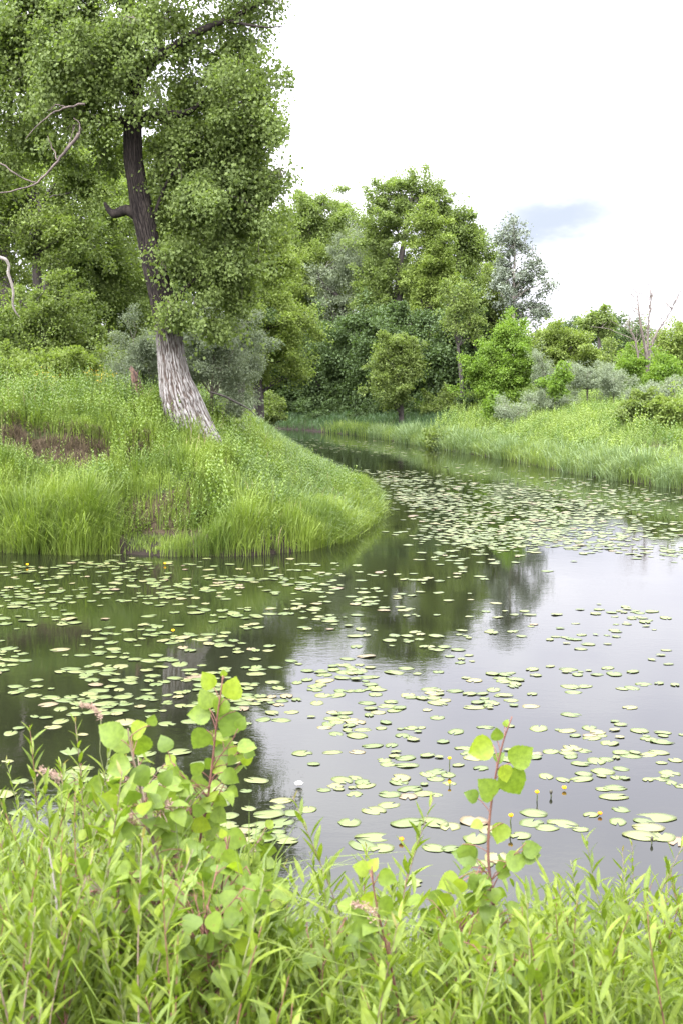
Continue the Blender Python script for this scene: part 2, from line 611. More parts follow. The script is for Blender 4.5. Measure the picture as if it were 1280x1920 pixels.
def herbs(p, h, k, ll, lw=0.3, spread=0.9):
    """upright leafy weeds: k leaves up each stem"""
    n = len(p)
    h = np.broadcast_to(h, (n,)) * rng.uniform(0.55, 1.2, n)
    lean = rng.normal(0, .14, (n, 2))
    t = np.tile((np.arange(k) + 0.6) / k, (n, 1))
    az = rng.uniform(0, 6.28, (n, 1)) + np.arange(k)[None] * 2.4
    pos = np.stack([p[:, 0:1] + lean[:, 0:1] * h[:, None] * t, p[:, 1:2] + lean[:, 1:2] * h[:, None] * t, p[:, 2:3] + h[:, None] * t], -1).reshape(-1, 3)
    el = (0.75 - 0.25 * spread + 0.35 * t).ravel()
    az = az.ravel()
    yd = np.stack([np.cos(az) * np.cos(el), np.sin(az) * np.cos(el), np.sin(el)], -1)
    nr = np.stack([-np.cos(az) * np.sin(el), -np.sin(az) * np.sin(el), np.cos(el)], -1) + rng.normal(0, .3, (n * k, 3))
    s = ll * (1.15 - 0.75 * t).ravel() * rng.uniform(.7, 1.25, n * k)
    return instances(LEAF_V, LEAF_F, pos, yd, nr, np.stack([s * lw / 0.42, s, s], -1))


def tussocks(cx, cy, h, n, w, spread=.14, out=.75, wind=(0, 0)):
    """fountains of long arching blades"""
    V, FF, off = [], [], 0
    g = Geo()
    for x, y, h1 in zip(cx, cy, np.broadcast_to(h, (len(cx),))):
        hh_ = h1 * rng.uniform(.65, 1.2)
        d = rng.normal(0, 1, (n, 2)) * spread * rng.uniform(.7, 1.5)
        p = np.stack([x + d[:, 0], y + d[:, 1], np.zeros(n)], -1)
        p[:, 2] = ground_z(p[:, 0], p[:, 1])
        p = p[p[:, 2] > -.15]
        if not len(p):
            continue
        q = d[:len(p)] / spread * .42 * out
        v, f = blades(p, hh_, w, .18, (0, 0))
        k = len(p)
        v = v.reshape(k, 7, 3)
        for row, fr_ in ((2, .12), (3, .12), (4, .45), (5, .45), (6, 1.0)):
            v[:, row, 0] += (q[:, 0] + wind[0]) * fr_ * hh_
            v[:, row, 1] += (q[:, 1] + wind[1]) * fr_ * hh_
        v[:, 6, 2] -= .22 * hh_ * np.minimum(np.hypot(q[:, 0] + wind[0], q[:, 1] + wind[1]), 1.2)
        g.add(v.reshape(-1, 3), f)
    return np.concatenate(g.v), [np.concatenate([f for f in g.f if f.shape[1] == 4]), np.concatenate([f for f in g.f if f.shape[1] == 3])]


def edge_points(n, x0, x1, y0, y1, lo, hi, keep):
    x, y = rng.uniform(x0, x1, n), rng.uniform(y0, y1, n)
    sd = river_sd(x, y)
    k = (sd > lo) & (sd < hi) & keep(x, y)
    return x[k], y[k]


def stuff(name, label, geo, mat, cat='grass'):
    g = Geo()
    for v, f in geo:
        g.add(v, f)
    o = g.obj(name, mat)
    return tag(o, label, cat, kind='stuff')


G_BANK = leaf_mat('bank_grass', (0.180, 0.240, 0.042), (0.070, 0.112, 0.022), 0.35, 0.5, 0.25, 0.55)
G_SEDGE = leaf_mat('pale_sedge', (0.165, 0.225, 0.090), (0.085, 0.135, 0.045), 0.30, 0.5, 0.3, 0.4, (1.2, 1.2, .75))
G_HERB = leaf_mat('bank_herbs', (0.155, 0.215, 0.044), (0.06, 0.105, 0.022), 0.35, 0.5, 0.3, 0.5)
G_MEADOW = leaf_mat('meadow_grass', (0.170, 0.225, 0.056), (0.085, 0.130, 0.032), 0.35, 0.55, 0.25, 0.55)
G_MHERB = leaf_mat('meadow_herbs', (0.18, 0.235, 0.050), (0.065, 0.115, 0.030), 0.35, 0.55, 0.25, 0.6)
G_NEAR = leaf_mat('near_grass', (0.155, 0.21, 0.032), (0.075, 0.115, 0.018), 0.40, 0.45, 0.35, 0.25)
G_DRY = leaf_mat('dry_grass', (0.115, 0.090, 0.050), (0.042, 0.032, 0.020), 0.2, 0.8, 0.1, 0.3, (1, 1, 1))


def scarp_free(x, y):
    ys, fade = scarp(x, y)
    return ~((fade > 0.35) & (y - ys > -0.30 - .5 * fbm(x * 2.2, y * 0, 71)) & (y - ys < 0.02))


def bare_free(x, y):
    r = ((x + 3.35) / 1.0) ** 2 + ((y - 26.1) / 0.5) ** 2
    r2 = ((x + 3.1) / 0.5) ** 2 + ((y - 26.95) / 0.16) ** 2
    return r + 0.6 * fbm(x * 3, y * 3, 4) > 1


def tuft(x, y, sc, lo, seed):
    return fbm(x * sc, y * sc, seed) + rng.uniform(-.12, .12, len(x)) > lo


def left_bank(x, y):
    return is_left(x, y) & (river_sd(x, y) > -0.10) & scarp_free(x, y) & bare_free(x, y)


# poplar's bank
pb = scatter(175000, -9, 1.5, 25, 36, lambda x, y: left_bank(x, y) & tuft(x, y, 1.5, -.01, 21))
hb = 0.26 + 0.30 * np.clip(fbm(pb[:, 0] * .8, pb[:, 1] * .8, 22) + .35, 0, 1) + 0.28 * sstep(1.1, 0.2, river_sd(pb[:, 0], pb[:, 1]))
pb2 = scatter(15000, -9, 1.4, 25, 29, lambda x, y: left_bank(x, y) & (river_sd(x, y) < 1.15) & tuft(x, y, 0.7, -.02, 23))
pb3 = scatter(30000, -10, 0, 33, 75, lambda x, y: left_bank(x, y) & (river_sd(x, y) < 9))
phx = scatter(15000, -9, .9, 25.4, 36, lambda x, y: left_bank(x, y) & tuft(x, y, .9, -.08, 33) & (river_sd(x, y) > .1))
stuff('herbs', 'small leaved low weeds softening the grass of the high bank', [herbs(phx, .42, 14, .07, .24)], G_BANK, 'weeds')
stuff('grass', 'bright green grass covering the high bank round the old poplar',
      [blades(pb, hb, 0.011, .40, (0.10, -.06)), blades(pb2, 0.55, 0.012, .45, (0.12, -.15)), blades(pb3, 0.5, 0.03, .5)], G_BANK)
ps = scatter(42000, -4, 1.7, 27, 60, lambda x, y: left_bank(x, y) & (river_sd(x, y) < 2.4) & (x > -2.6 + 0.05 * (36 - y)))
stuff('sedge', 'pale blue green sedge leaning over the point of the bank', [blades(ps, 0.50, 0.020, .55, (0.22, -.10))], G_SEDGE, 'sedge')
ph = scatter(9500, -9, 0.2, 25.6, 36, lambda x, y: left_bank(x, y) & tuft(x, y, 1.0, .03, 31) & (river_sd(x, y) > .15))
ph2 = scatter(2600, -10, -3.6, 29, 40, lambda x, y: left_bank(x, y))
stuff('herbs', 'leafy green weeds growing among the grass of the high bank',
      [herbs(ph, 0.58, 18, 0.085, .26), herbs(ph2, 0.75, 20, 0.10, .30)], G_HERB, 'weeds')
ex, ey = edge_points(900, -8.5, 1.4, 25, 37, -.02, .55, lambda x, y: is_left(x, y) & (((x + 3.35) / 1.25) ** 2 + ((y - 26.15) / .9) ** 2 > 1))
sx_, sy_ = edge_points(160, -8.5, .2, 26, 34, .7, 6, lambda x, y: left_bank(x, y))
psb = scatter(6000, -4.6, -2.0, 25.5, 27.4, lambda x, y: is_left(x, y) & (river_sd(x, y) > -.05) & ~bare_free(x, y) & tuft(x, y, 2.2, -.02, 36))
stuff('short_grass', 'short trodden grass on the small bare landing at the water', [blades(psb, .13, .012, .6)], G_BANK)
stuff('tall_grass', 'long arching tussocks of green grass hanging over the waterline of the high bank',
      [tussocks(ex[:58], ey[:58], np.where(ex[:58] < -4.5, 1.05, np.where(ex[:58] < -.8, .75, .5)), 170, .012, .14, .9, (.08, -.10)), tussocks(sx_[:50], sy_[:50], .62, 120, .011, .14, .8, (.05, -.1))], G_BANK, 'grass')
cx_, cy_ = edge_points(260, -8.5, .4, 25.9, 34, .2, 7, left_bank)
cw = np.repeat(np.stack([cx_[:48], cy_[:48]], -1), 16, 0) + rng.normal(0, .16, (len(cx_[:48]) * 16, 2))
cw = np.column_stack([cw, ground_z(cw[:, 0], cw[:, 1])])
stuff('tall_herbs', 'tall broad leaved weed clumps standing out of the grass of the high bank', [herbs(cw, .78, 22, .115, .30)], G_HERB, 'weeds')
pst = scatter(1500, -9, 1.2, 25.5, 36, lambda x, y: left_bank(x, y) & tuft(x, y, .8, .05, 39))
stuff('dead_straw', 'dry straw coloured stalks left standing in the bank grass', [blades(pst, .62, .008, .5)], leaf_mat('straw', (0.30, 0.25, 0.14), (0.2, 0.16, 0.09), .2, .7, .1, .2, (1, 1, 1)))
for lab_, fx, fy, nn_ in (('clump of yellow blossoms growing on the bank crest near the rotten snag', 185, 748, 80), ('small clump of yellow blossoms low beside the crest clump', 95, 775, 40)):
    q0 = at(fx, fy, 31.0)
    zg_ = float(ground_z(q0[0:1], q0[1:2])[0])
    fo = thing('flowering_weed', lab_, 'wildflowers', (q0[0], q0[1], zg_))
    gs_, gb_ = Geo(), Geo()
    for _ in range(14):
        tip_ = np.array([q0[0], q0[1], zg_ + rng.uniform(.45, .8)]) + rng.normal(0, .16, 3) * np.array([1, 1, .3])
        gs_.tube(bend(np.array([q0[0], q0[1], zg_ - .02]) + rng.normal(0, .08, 3) * np.array([1, 1, 0]), tip_, .02, 5), .004, 4)
        k3 = nn_ // 14 + 1
        v_, f_ = instances(LEAF_V, LEAF_F, tip_ + rng.normal(0, .05, (k3, 3)), rand_dir(k3), rand_dir(k3), rng.uniform(.025, .05, k3))
        gb_.add(v_, f_)
    gs_.obj('stems', G_HERB, fo)
    gb_.obj('blossoms', leaf_mat('yellow_blossom', (0.36, 0.28, 0.03), (0.24, 0.21, 0.03), .3, .6, .1, .2, (1, 1, 1)), fo)
# dead grass and roots hanging over the scarp
xs = rng.uniform(-8, -3.8, 600)
ysx, fd = scarp(xs, xs * 0 + 28.5)
yy = ysx + rng.uniform(-.02, .2, len(xs))
kk = fd > .4
dp = np.stack([xs, yy, ground_z(xs, yy)], -1)[kk]
v, f = blades(dp, 0.34, 0.010, .5, (0.0, -1.0))
v[:, 2] -= 0.0
dv, df = blades(dp - np.array([0, 0.14, .30]), 0.30, 0.012, .9, (0, -.4))
stuff('dead_grass', 'brown dead grass and roots hanging over the eroded step of the bank', [(v, f), (dv, df)], G_DRY)

# opposite meadow bank
right_bank = lambda x, y: (~is_left(x, y)) & (river_sd(x, y) > -0.05) & ~((y > 64.5) & (x < 4.2 + .25 * (y - 64.5)))
pm = scatter(210000, -8, 34, 28, 90, lambda x, y: right_bank(x, y) & (river_sd(x, y) < 26) & tuft(x, y, .45, -.30, 41) & (rng.uniform(0, 1, len(x)) < np.clip(60 / (y + 6), .4, 1)))
hm = 0.30 + 0.42 * np.clip(fbm(pm[:, 0] * .45, pm[:, 1] * .45, 42) + .25, 0, 1) + 0.22 * sstep(1.6, .3, river_sd(pm[:, 0], pm[:, 1]))
stuff('meadow_grass', 'tall light green meadow grass on the sloping opposite bank', [blades(pm, hm, 0.020, .65, (-.05, 0))], G_MEADOW)
pmx = scatter(60000, -4, 34, 36, 84, lambda x, y: right_bank(x, y) & (river_sd(x, y) > .3) & (river_sd(x, y) < 24) & tuft(x, y, .4, -.12, 47))
hx = 0.40 + .40 * np.clip(fbm(pmx[:, 0] * .4, pmx[:, 1] * .4, 44) + .25, 0, 1)
stuff('meadow_herbs', 'fine leaved low weeds mixed through the meadow grass of the opposite bank', [herbs(pmx, hx, 13, .10, .26)], G_MEADOW, 'weeds')
pmh = scatter(15000, -4, 34, 36, 84, lambda x, y: right_bank(x, y) & (river_sd(x, y) > 1.0) & (river_sd(x, y) < 24) & tuft(x, y, .33, -.04, 43))
hh = 0.55 + .6 * np.clip(fbm(pmh[:, 0] * .33, pmh[:, 1] * .33, 44) + .25, 0, 1)
stuff('meadow_herbs', 'clumps of leafy weeds scattered through the meadow of the opposite bank', [herbs(pmh, hh, 18, 0.16, .30)], G_MHERB, 'weeds')
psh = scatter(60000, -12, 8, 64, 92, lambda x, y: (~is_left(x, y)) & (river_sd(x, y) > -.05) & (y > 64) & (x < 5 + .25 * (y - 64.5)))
stuff('grass', 'green grass coloured dark for tree shade on the low bank under the far stand', [blades(psh, .42, .03, .5)], leaf_mat('grass_painted_shade', (0.060, 0.105, 0.040), (0.030, 0.055, 0.02), .3, .5, .25, .4))  # shade of the overhanging stand is put into this grass colour
qx_, qy_ = edge_points(120000, -3, 18, 33, 76, -.12, .75, lambda x, y: ~is_left(x, y))
stuff('meadow_grass', 'grass hanging over the waterline of the opposite bank', [blades(np.stack([qx_, qy_, np.maximum(ground_z(qx_, qy_), -.02)], -1), .62, .02, .5, (-.15, -.12))], G_MEADOW)
qx_, qy_ = edge_points(60000, -9, 1.6, 25, 37, -.12, .45, lambda x, y: is_left(x, y) & bare_free(x, y))
stuff('grass', 'grass dipping into the water along the high bank', [blades(np.stack([qx_, qy_, np.maximum(ground_z(qx_, qy_), -.02)], -1), .46, .012, .5, (.1, -.25))], G_BANK)
prs = scatter(9000, -6, 16, 34, 84, lambda x, y: right_bank(x, y) & (river_sd(x, y) < .9) & tuft(x, y, .5, -.1, 45))
stuff('sedge', 'dark blue green sedge fringing the waterline of the opposite bank', [blades(prs, 0.72, 0.022, .45, (-.18, -.1))], G_SEDGE, 'sedge')

ex, ey = edge_points(4200, -2, 16, 34, 72, .0, .9, lambda x, y: ~is_left(x, y))
stuff('tall_grass', 'pale tussocks of sedge leaning out along the waterline of the opposite bank', [tussocks(ex[:80], ey[:80], .75, 110, .018, .22, .9, (-.12, -.1))], G_SEDGE, 'sedge')

# ------------------------------------------------------------------ trees
T_POP = leaf_mat('poplar_leaves', (0.165, 0.215, 0.062), (0.088, 0.124, 0.038), 0.45, 0.55, 0.2, 0.25)
T_MID = leaf_mat('mid_green_leaves', (0.160, 0.205, 0.055), (0.075, 0.108, 0.030), 0.40, 0.6, 0.18, 0.3)
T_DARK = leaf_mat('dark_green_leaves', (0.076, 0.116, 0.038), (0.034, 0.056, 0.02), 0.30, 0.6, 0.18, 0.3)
T_LIGHT = leaf_mat('light_green_leaves', (0.175, 0.225, 0.052), (0.095, 0.135, 0.032), 0.40, 0.6, 0.18, 0.3)
T_BRIGHT = leaf_mat('bright_green_leaves', (0.150, 0.225, 0.035), (0.075, 0.135, 0.020), 0.42, 0.6, 0.18, 0.3)
T_SILVER = leaf_mat('silver_willow_leaves', (0.205, 0.245, 0.14), (0.105, 0.138, 0.075), 0.35, 0.5, 0.4, 0.3, (1.1, 1.1, .8))
T_GREY = leaf_mat('silver_poplar_leaves', (0.165, 0.195, 0.135), (0.078, 0.098, 0.062), 0.25, 0.5, 0.4, 0.3, (1.1, 1.1, .8))


def fray(L, k, lo=.35, hi=.6):
    """smaller masses round each foliage mass, so that no crown keeps a round outline"""
    out = list(L)
    for c, r, w in L:
        for _ in range(k):
            q = rng.uniform(lo, hi)
            out.append((c + rand_dir(1)[0] * r * rng.uniform(.75, 1.05), r * q * np.array([1, 1, rng.uniform(.8, 1.3)]), w * .85))
    return out


def lobes_at(lobes, Y):
    out = []
    for L in lobes:
        px, py, rx, ry = L[:4]
        dd = L[4] if len(L) > 4 else 0.0
        w = L[5] if len(L) > 5 else 1.0
        c = at(px, py, Y + dd)
        s = (Y + dd) / F_PX
        out.append((c, np.array([rx * s, (rx * .6 + ry * .25) * s, ry * s]), w))
    return out


def smooth_path(a, n):
    a = np.asarray(a, float)
    k = np.linspace(0, len(a) - 1, n)
    m = np.stack([np.interp(k, np.arange(len(a)), a[:, i]) for i in range(a.shape[1])], -1)
    for _ in range(3):
        m[1:-1] = (m[:-2] + 2 * m[1:-1] + m[2:]) / 4
    return m


def tree(name, label, Y, trunk, lobes, n, leaf, mats, bark=BARK_DARK, sig=0.34, group=None, tmpl='leaf', cat='tree', twigs=10, droop=0.25,
         twig_r=0.012, frayed=2, flat=0.75, limbs=True, crown_name='crown'):
    """trunk: [(px, py, width px)] from the ground up; lobes: foliage masses (px, py, rx, ry, depth offset, density)"""
    tp = np.array([at(a, b, Y) for a, b, c in trunk])
    tr = np.array([c for a, b, c in trunk]) * Y / F_PX * 0.5
    zg = float(ground_z(tp[0, 0:1], tp[0, 1:2])[0])
    if tp[0, 2] > zg:
        tp = np.vstack([[tp[0, 0], tp[0, 1], zg - 0.1], tp])
        tr = np.concatenate([[tr[0] * 1.35], tr])
    else:
        tp[0, 2] = zg - 0.1
    base = np.array([tp[0, 0], tp[0, 1], zg])
    root = thing(name, label, cat, base, group)
    g = Geo()
    k = np.linspace(0, len(tp) - 1, len(tp) * 4)
    q = np.stack([np.interp(k, np.arange(len(tp)), tp[:, i]) for i in range(3)], -1)
    q[1:-1] = (q[:-2] + 2 * q[1:-1] + q[2:]) / 4
    g.tube(q, np.interp(k, np.arange(len(tp)), tr), 9)
    L = lobes_at(lobes, Y)
    if cat == 'tree':
        sig = sig * 1.1
        L = fray(L, frayed)
    else:
        L = fray(L, 1)
    tot = sum(r[0] * r[2] * w for c, r, w in L)
    P, D, NR, SC = [], [], [], []
    for c, r, w in L:
        if limbs:
            low = tp[tp[:, 2] < c[2] - 0.15 * r[2]]
            cand = low if len(low) else tp[:1]
            d_ = np.linalg.norm(cand - c, axis=1) + 0.6 * (c[2] - cand[:, 2])
            s = cand[np.argmin(d_)]
            si = np.argmin(np.linalg.norm(tp - s, axis=1))
            rr = min(tr[si] * .55, 0.02 * np.linalg.norm(c - s) + .02)
            top = c + np.array([0, 0, .35 * r[2]])
            g.tube(bend(s, top, 0.06, 7), np.linspace(rr, max(.008, rr * .2), 7), 5)
        area = r[0] * r[2]
        nc = int(np.clip(1.25 * area / sig ** 2, 6, 260))
        u = rand_dir(nc)
        rad = rng.uniform(0.1, 1.3, nc) ** 0.7
        sa, sb = rand_dir(2)
        sp = 1 + .30 * np.sin(3.2 * (u @ sa) + rng.uniform(0, 6)) + .22 * np.sin(6.5 * (u @ sb) + rng.uniform(0, 6))
        cc = c + u * (rad * sp)[:, None] * r * 1.12
        for j in rng.permutation(nc)[:twigs]:
            s = c + (cc[j] - c) * rng.uniform(0, .35) - np.array([0, 0, .1 * r[2]])
            g.tube(bend(s, cc[j], 0.05, 4), np.linspace(twig_r, twig_r * .35, 4), 3)
        m = max(nc, int(n * 2.1 * area * w / tot))
        wj = rng.gamma(2.6, 1.0, nc) * np.clip(1.5 - rad, .25, 1)
        idx = rng.choice(nc, m, p=wj / wj.sum())
        cs = sig * rng.uniform(.6, 1.35, nc)
        ax = unit(unit(cc - c) + rng.normal(0, .45, (nc, 3)) + np.array([0, 0, .35]))
        ln_c = rng.uniform(.4, 2.6, nc)
        tt = rng.uniform(-.35, 1, m)
        off = rand_dir(m) * ((rng.uniform(0, 1, m) ** .6 * 1.35) * (1.15 - .6 * np.abs(tt)))[:, None] * cs[idx][:, None] * np.array([1, 1, flat])
        off += ax[idx] * (tt * ln_c[idx] * cs[idx])[:, None]
        pos = cc[idx] + off
        loose = rng.uniform(0, 1, m) < .09
        k_ = int(loose.sum())
        pos[loose] = c + rand_dir(k_) * (rng.uniform(0, 1, k_) ** .45 * 1.2)[:, None] * r
        P.append(pos)
        D.append(unit(off / sig * .5 + rng.normal(size=(m, 3)) * .8 + np.array([0, 0, -droop])))
        NR.append(rng.normal(size=(m, 3)) * .7 + np.array([0, 0, .7]))
        SC.append(rng.uniform(.65, 1.3, m) * leaf * .74)
    P, D, NR, SC = map(np.concatenate, (P, D, NR, SC))
    tv, tf = (LEAF_V, LEAF_F) if tmpl == 'leaf' else (SPRAY_V, SPRAY_F)
    if tmpl == 'narrow':
        tv, tf = LEAF_V * np.array([.42, 1, 1]), LEAF_F
    keep = P[:, 2] > ground_z(P[:, 0], P[:, 1]) + .05
    v, f = instances(tv, tf, P[keep], D[keep], NR[keep], SC[keep])
    cg = Geo()
    cg.add(v, f)
    g.obj('trunk' if cat == 'tree' else 'stems', bark, root, True)
    cg.obj(crown_name if cat == 'tree' else 'foliage', mats, root)
    return root


# ---- the old poplar on the bank
def old_poplar():
    Y = 30.0
    root_xy = at(350, 800, Y)
    zg = float(ground_z(root_xy[0:1], root_xy[1:2])[0])
    root = thing('poplar_tree', 'old leaning poplar with a pale furrowed trunk base standing on the high grassy bank', 'tree', (root_xy[0], Y, zg))
    spine = np.array([(366, 845, 104), (359, 815, 96), (350, 785, 88), (338, 745, 78), (327, 705, 60), (321, 665, 52), (317, 620, 50), (310, 580, 49), (300, 540, 47),
                      (287, 490, 43), (277, 440, 41), (267, 395, 42), (258, 345, 37), (250, 300, 36), (249, 250, 34), (251, 215, 33), (256, 160, 27), (258, 100, 25), (248, 40, 24), (240, -20, 22),
                      (236, -90, 18), (240, -180, 13), (246, -280, 7)], float)
    k = np.linspace(0, len(spine) - 1, 420)
    sx, sy, sw = (np.interp(k, np.arange(len(spine)), spine[:, i]) for i in range(3))
    for _ in range(4):
        for a in (sx, sy, sw):
            a[1:-1] = (a[:-2] + 2 * a[1:-1] + a[2:]) / 4
    c = at(sx, sy, Y)
    c[:, 1] = Y
    R = sw * Y / F_PX * .5
    ns = 160
    th = np.linspace(0, 2 * math.pi, ns, endpoint=False)[None]
    z = c[:, 2:3]
    # furrows: interlaced ridges running up the trunk
    u = th * 1.0
    fur = np.abs(np.sin(u * 13 + 2.6 * fbm(u * 4 + 5, z * 2.6, 61) * 2.6 + 0.9 * np.sin(z * 2.1)))
    fur2 = np.abs(np.sin(u * 19 - 3.0 * fbm(u * 4.3, z * 3.0, 62) * 2.6 - z * .9))
    rough = fbm(u * 9, z * 9, 63)
    amt = np.clip(R[:, None] * .13, 0.006, .055)
    flare = sstep(2.2, 0, z - zg)
    lob = 1 + flare * (0.03 * np.cos(3 * th + 1.0) + .03 * np.cos(5 * th + .4))
    rad = R[:, None] * lob + amt * (-1.0 * np.maximum((1 - fur) ** 3, .8 * (1 - fur2) ** 3) + .5 * rough)
    # toe running down to the water side
    toe = np.exp(-((th - 0.55 + 2 * math.pi + math.pi) % (2 * math.pi) - math.pi) ** 2 / .25) * sstep(.75, -.1, z - zg + .15) * .14
    rad = rad + toe
    v = np.stack([c[:, 0:1] + rad * np.cos(th), c[:, 1:2] - rad * np.sin(th), z + 0 * th], -1)
    n = len(c)
    i = np.arange(n - 1)[:, None] * ns
    j = np.arange(ns)[None]
    f = np.stack([i + j, i + ns + j, i + ns + (j + 1) % ns, i + (j + 1) % ns], -1).reshape(-1, 4)
    crev = np.clip(np.maximum((1 - fur) ** 2.2, .8 * (1 - fur2) ** 2.2) - .25 * rough, 0, 1).ravel()
    g = Geo()
    g.add(v.reshape(-1, 3), [f])
    limbs = [[(264, 405, 26), (238, 392, 20), (214, 402, 17), (203, 392, 10), (196, 380, 6)],
             [(256, 222, 22), (300, 214, 18), (340, 216, 14), (362, 210, 10), (385, 190, 6)],
             [(260, 150, 24), (288, 112, 22), (322, 92, 18), (360, 66, 14), (400, 48, 12), (450, 28, 9), (500, 2, 7), (540, -30, 4)],
             [(400, 48, 9), (430, 44, 7), (470, 58, 5), (505, 68, 3), (535, 71, 1.5)],
             [(245, 20, 18), (200, -20, 14), (150, -50, 10)],
             [(246, 120, 16), (200, 90, 12), (140, 75, 9), (80, 70, 5)],
             [(252, 230, 15), (200, 220, 12), (160, 232, 10), (120, 215, 6)],
             [(290, 410, 10), (298, 385, 8), (312, 350, 6), (340, 310, 4)],
             [(330, 560, 12), (360, 530, 9), (400, 500, 6)],
             [(300, 225, 10), (330, 240, 7), (360, 250, 4), (380, 262, 3)]]
    for lb in limbs:
        a = np.array(lb, float)
        kk_ = np.linspace(0, len(a) - 1, len(a) * 4)
        m = np.stack([np.interp(kk_, np.arange(len(a)), a[:, q]) for q in range(3)], -1)
        m[1:-1] = (m[:-2] + 2 * m[1:-1] + m[2:]) / 4
        pp = at(m[:, 0], m[:, 1], Y)
        pp[:, 1] -= np.linspace(0, 1, len(pp)) * rng.uniform(-.2, 1.0)
        g.tube(pp, m[:, 2] * Y / F_PX * .5, 7)
    # bark
    m_, t, out = new_mat('old_poplar_bark')
    tcx = N(t, 'ShaderNodeTexCoord')
    mpx = N(t, 'ShaderNodeMapping')
    mpx.inputs['Scale'].default_value = (1, 1, .14)
    t.links.new(tcx.outputs['Object'], mpx.inputs[0])
    nz = N(t, 'ShaderNodeTexNoise', Scale=11.0, Detail=7.0, Roughness=.65, Distortion=.6)
    t.links.new(mpx.outputs[0], nz.inputs['Vector'])
    fr = maprange(t, nz.outputs['Fac'], .40, .60)
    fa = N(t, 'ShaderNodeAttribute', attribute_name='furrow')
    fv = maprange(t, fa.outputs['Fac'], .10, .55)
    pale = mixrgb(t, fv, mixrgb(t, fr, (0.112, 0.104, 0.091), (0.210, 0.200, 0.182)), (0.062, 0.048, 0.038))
    dark = mixrgb(t, fv, mixrgb(t, fr, (0.017, 0.0135, 0.011), (0.036, 0.029, 0.023)), (0.008, 0.006, 0.005))  # upper bark, with the crown's shade darkened into its colour
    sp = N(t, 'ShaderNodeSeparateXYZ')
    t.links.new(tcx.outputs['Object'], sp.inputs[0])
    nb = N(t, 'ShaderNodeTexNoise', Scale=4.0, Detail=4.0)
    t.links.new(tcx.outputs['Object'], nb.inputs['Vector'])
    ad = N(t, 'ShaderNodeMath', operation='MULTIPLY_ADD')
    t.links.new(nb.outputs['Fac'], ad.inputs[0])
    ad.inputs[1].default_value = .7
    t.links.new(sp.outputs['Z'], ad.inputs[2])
    silt_to_shade = maprange(t, ad.outputs[0], 1.85, 2.95)  # flood silt edge, fading upward into the shade-darkened bark
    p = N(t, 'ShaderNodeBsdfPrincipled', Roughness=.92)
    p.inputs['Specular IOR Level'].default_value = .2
    t.links.new(mixrgb(t, silt_to_shade, pale, dark), p.inputs['Base Color'])
    bp = N(t, 'ShaderNodeBump', Strength=.9, Distance=.03)
    t.links.new(nz.outputs['Fac'], bp.inputs['Height'])
    t.links.new(bp.outputs[0], p.inputs['Normal'])
    t.links.new(p.outputs[0], out.inputs[0])
    # dead limbs, bare and grey
    dg = Geo()
    for lb in ([(160, 195, 7), (125, 200, 5), (95, 215, 4), (70, 235, 3), (48, 260, 2)], [(125, 200, 4), (105, 196, 3), (92, 210, 2)],
               [(150, 250, 10), (130, 275, 9), (110, 300, 7), (85, 330, 6), (60, 350, 5), (0, 362, 3)], [(68, 342, 5), (40, 332, 4), (0, 306, 4)],
               [(150, 250, 5), (150, 230, 4), (140, 222, 3)], [(110, 300, 4), (95, 270, 3), (90, 255, 1.5)], [(120, 290, 3), (140, 240, 2)]):
        a = np.array(lb, float)
        kk_ = np.linspace(0, len(a) - 1, len(a) * 3)
        m = np.stack([np.interp(kk_, np.arange(len(a)), a[:, q]) for q in range(3)], -1)
        pp = at(m[:, 0], m[:, 1], Y - 1.6) + rng.normal(0, .012, (len(m), 3))
        dg.tube(pp, m[:, 2] * Y / F_PX * .33, 5)
    dg.obj('dead_limb', bark_mat('bark_dead_brown', (0.04, 0.030, 0.024), (0.11, 0.085, 0.07)), root, True)
    lobes = [(420, 130, 80, 95, .5), (405, 290, 95, 100, .3), (480, 190, 42, 75, .2, .55), (500, 245, 32, 60, 0, .5), (425, 420, 62, 80, .6), (375, 500, 62, 75, 0), (345, 390, 45, 75, 0.3),
             (345, 575, 32, 38, -.5, .9), (420, 545, 40, 62, .4), (400, 600, 34, 34, .3, .8), (525, 328, 34, 15, 0, .5), (470, 375, 30, 30, 0, .6), (480, 30, 52, 40, .3, .55), (520, 10, 24, 22, 0, .5), (330, 30, 80, 50, .8, .7),
             (350, 190, 58, 70, .9), (315, 300, 26, 60, -.3, .6), (455, 80, 42, 36, .2, .7), (310, 470, 18, 40, -.6, .8), (318, 590, 16, 18, -.8, 1),
             (150, 60, 110, 85, 0), (165, 155, 90, 70, -.3), (60, 150, 90, 90, .3), (40, 40, 80, 80, .5), (90, 250, 80, 60, .5, .8), (200, 285, 32, 60, .8, .8), (195, 95, 60, 60, -1.1), (215, 175, 26, 40, -.9, .9),
             (285, 30, 50, 40, -.6, .6), (290, 180, 30, 34, -.8, .6), (235, 60, 50, 50, -1.2, .8), (370, 320, 70, 90, .9), (455, 330, 50, 70, .2), (450, 480, 36, 60, .3), (365, 440, 60, 70, .8), (440, 250, 70, 60, -.3, .8), (390, 370, 60, 60, -.6, .8), (440, 180, 60, 60, -.5, .7), (120, 110, 100, 60, -.8), (150, 215, 60, 40, -.6, .8), (-80, 80, 90, 130, .5), (-60, 260, 80, 90, .6), (60, -90, 120, 90, 0), (250, -110, 130, 90, 0), (420, -90, 90, 80, .2, .8), (200, -260, 120, 90, 0), (330, -250, 90, 90, 0)]
    L = fray(lobes_at(lobes, Y), 1, .3, .5)
    tot = sum(r[0] * r[2] * w for c_, r, w in L)
    P, D, NR, SC = [], [], [], []
    tw = Geo()
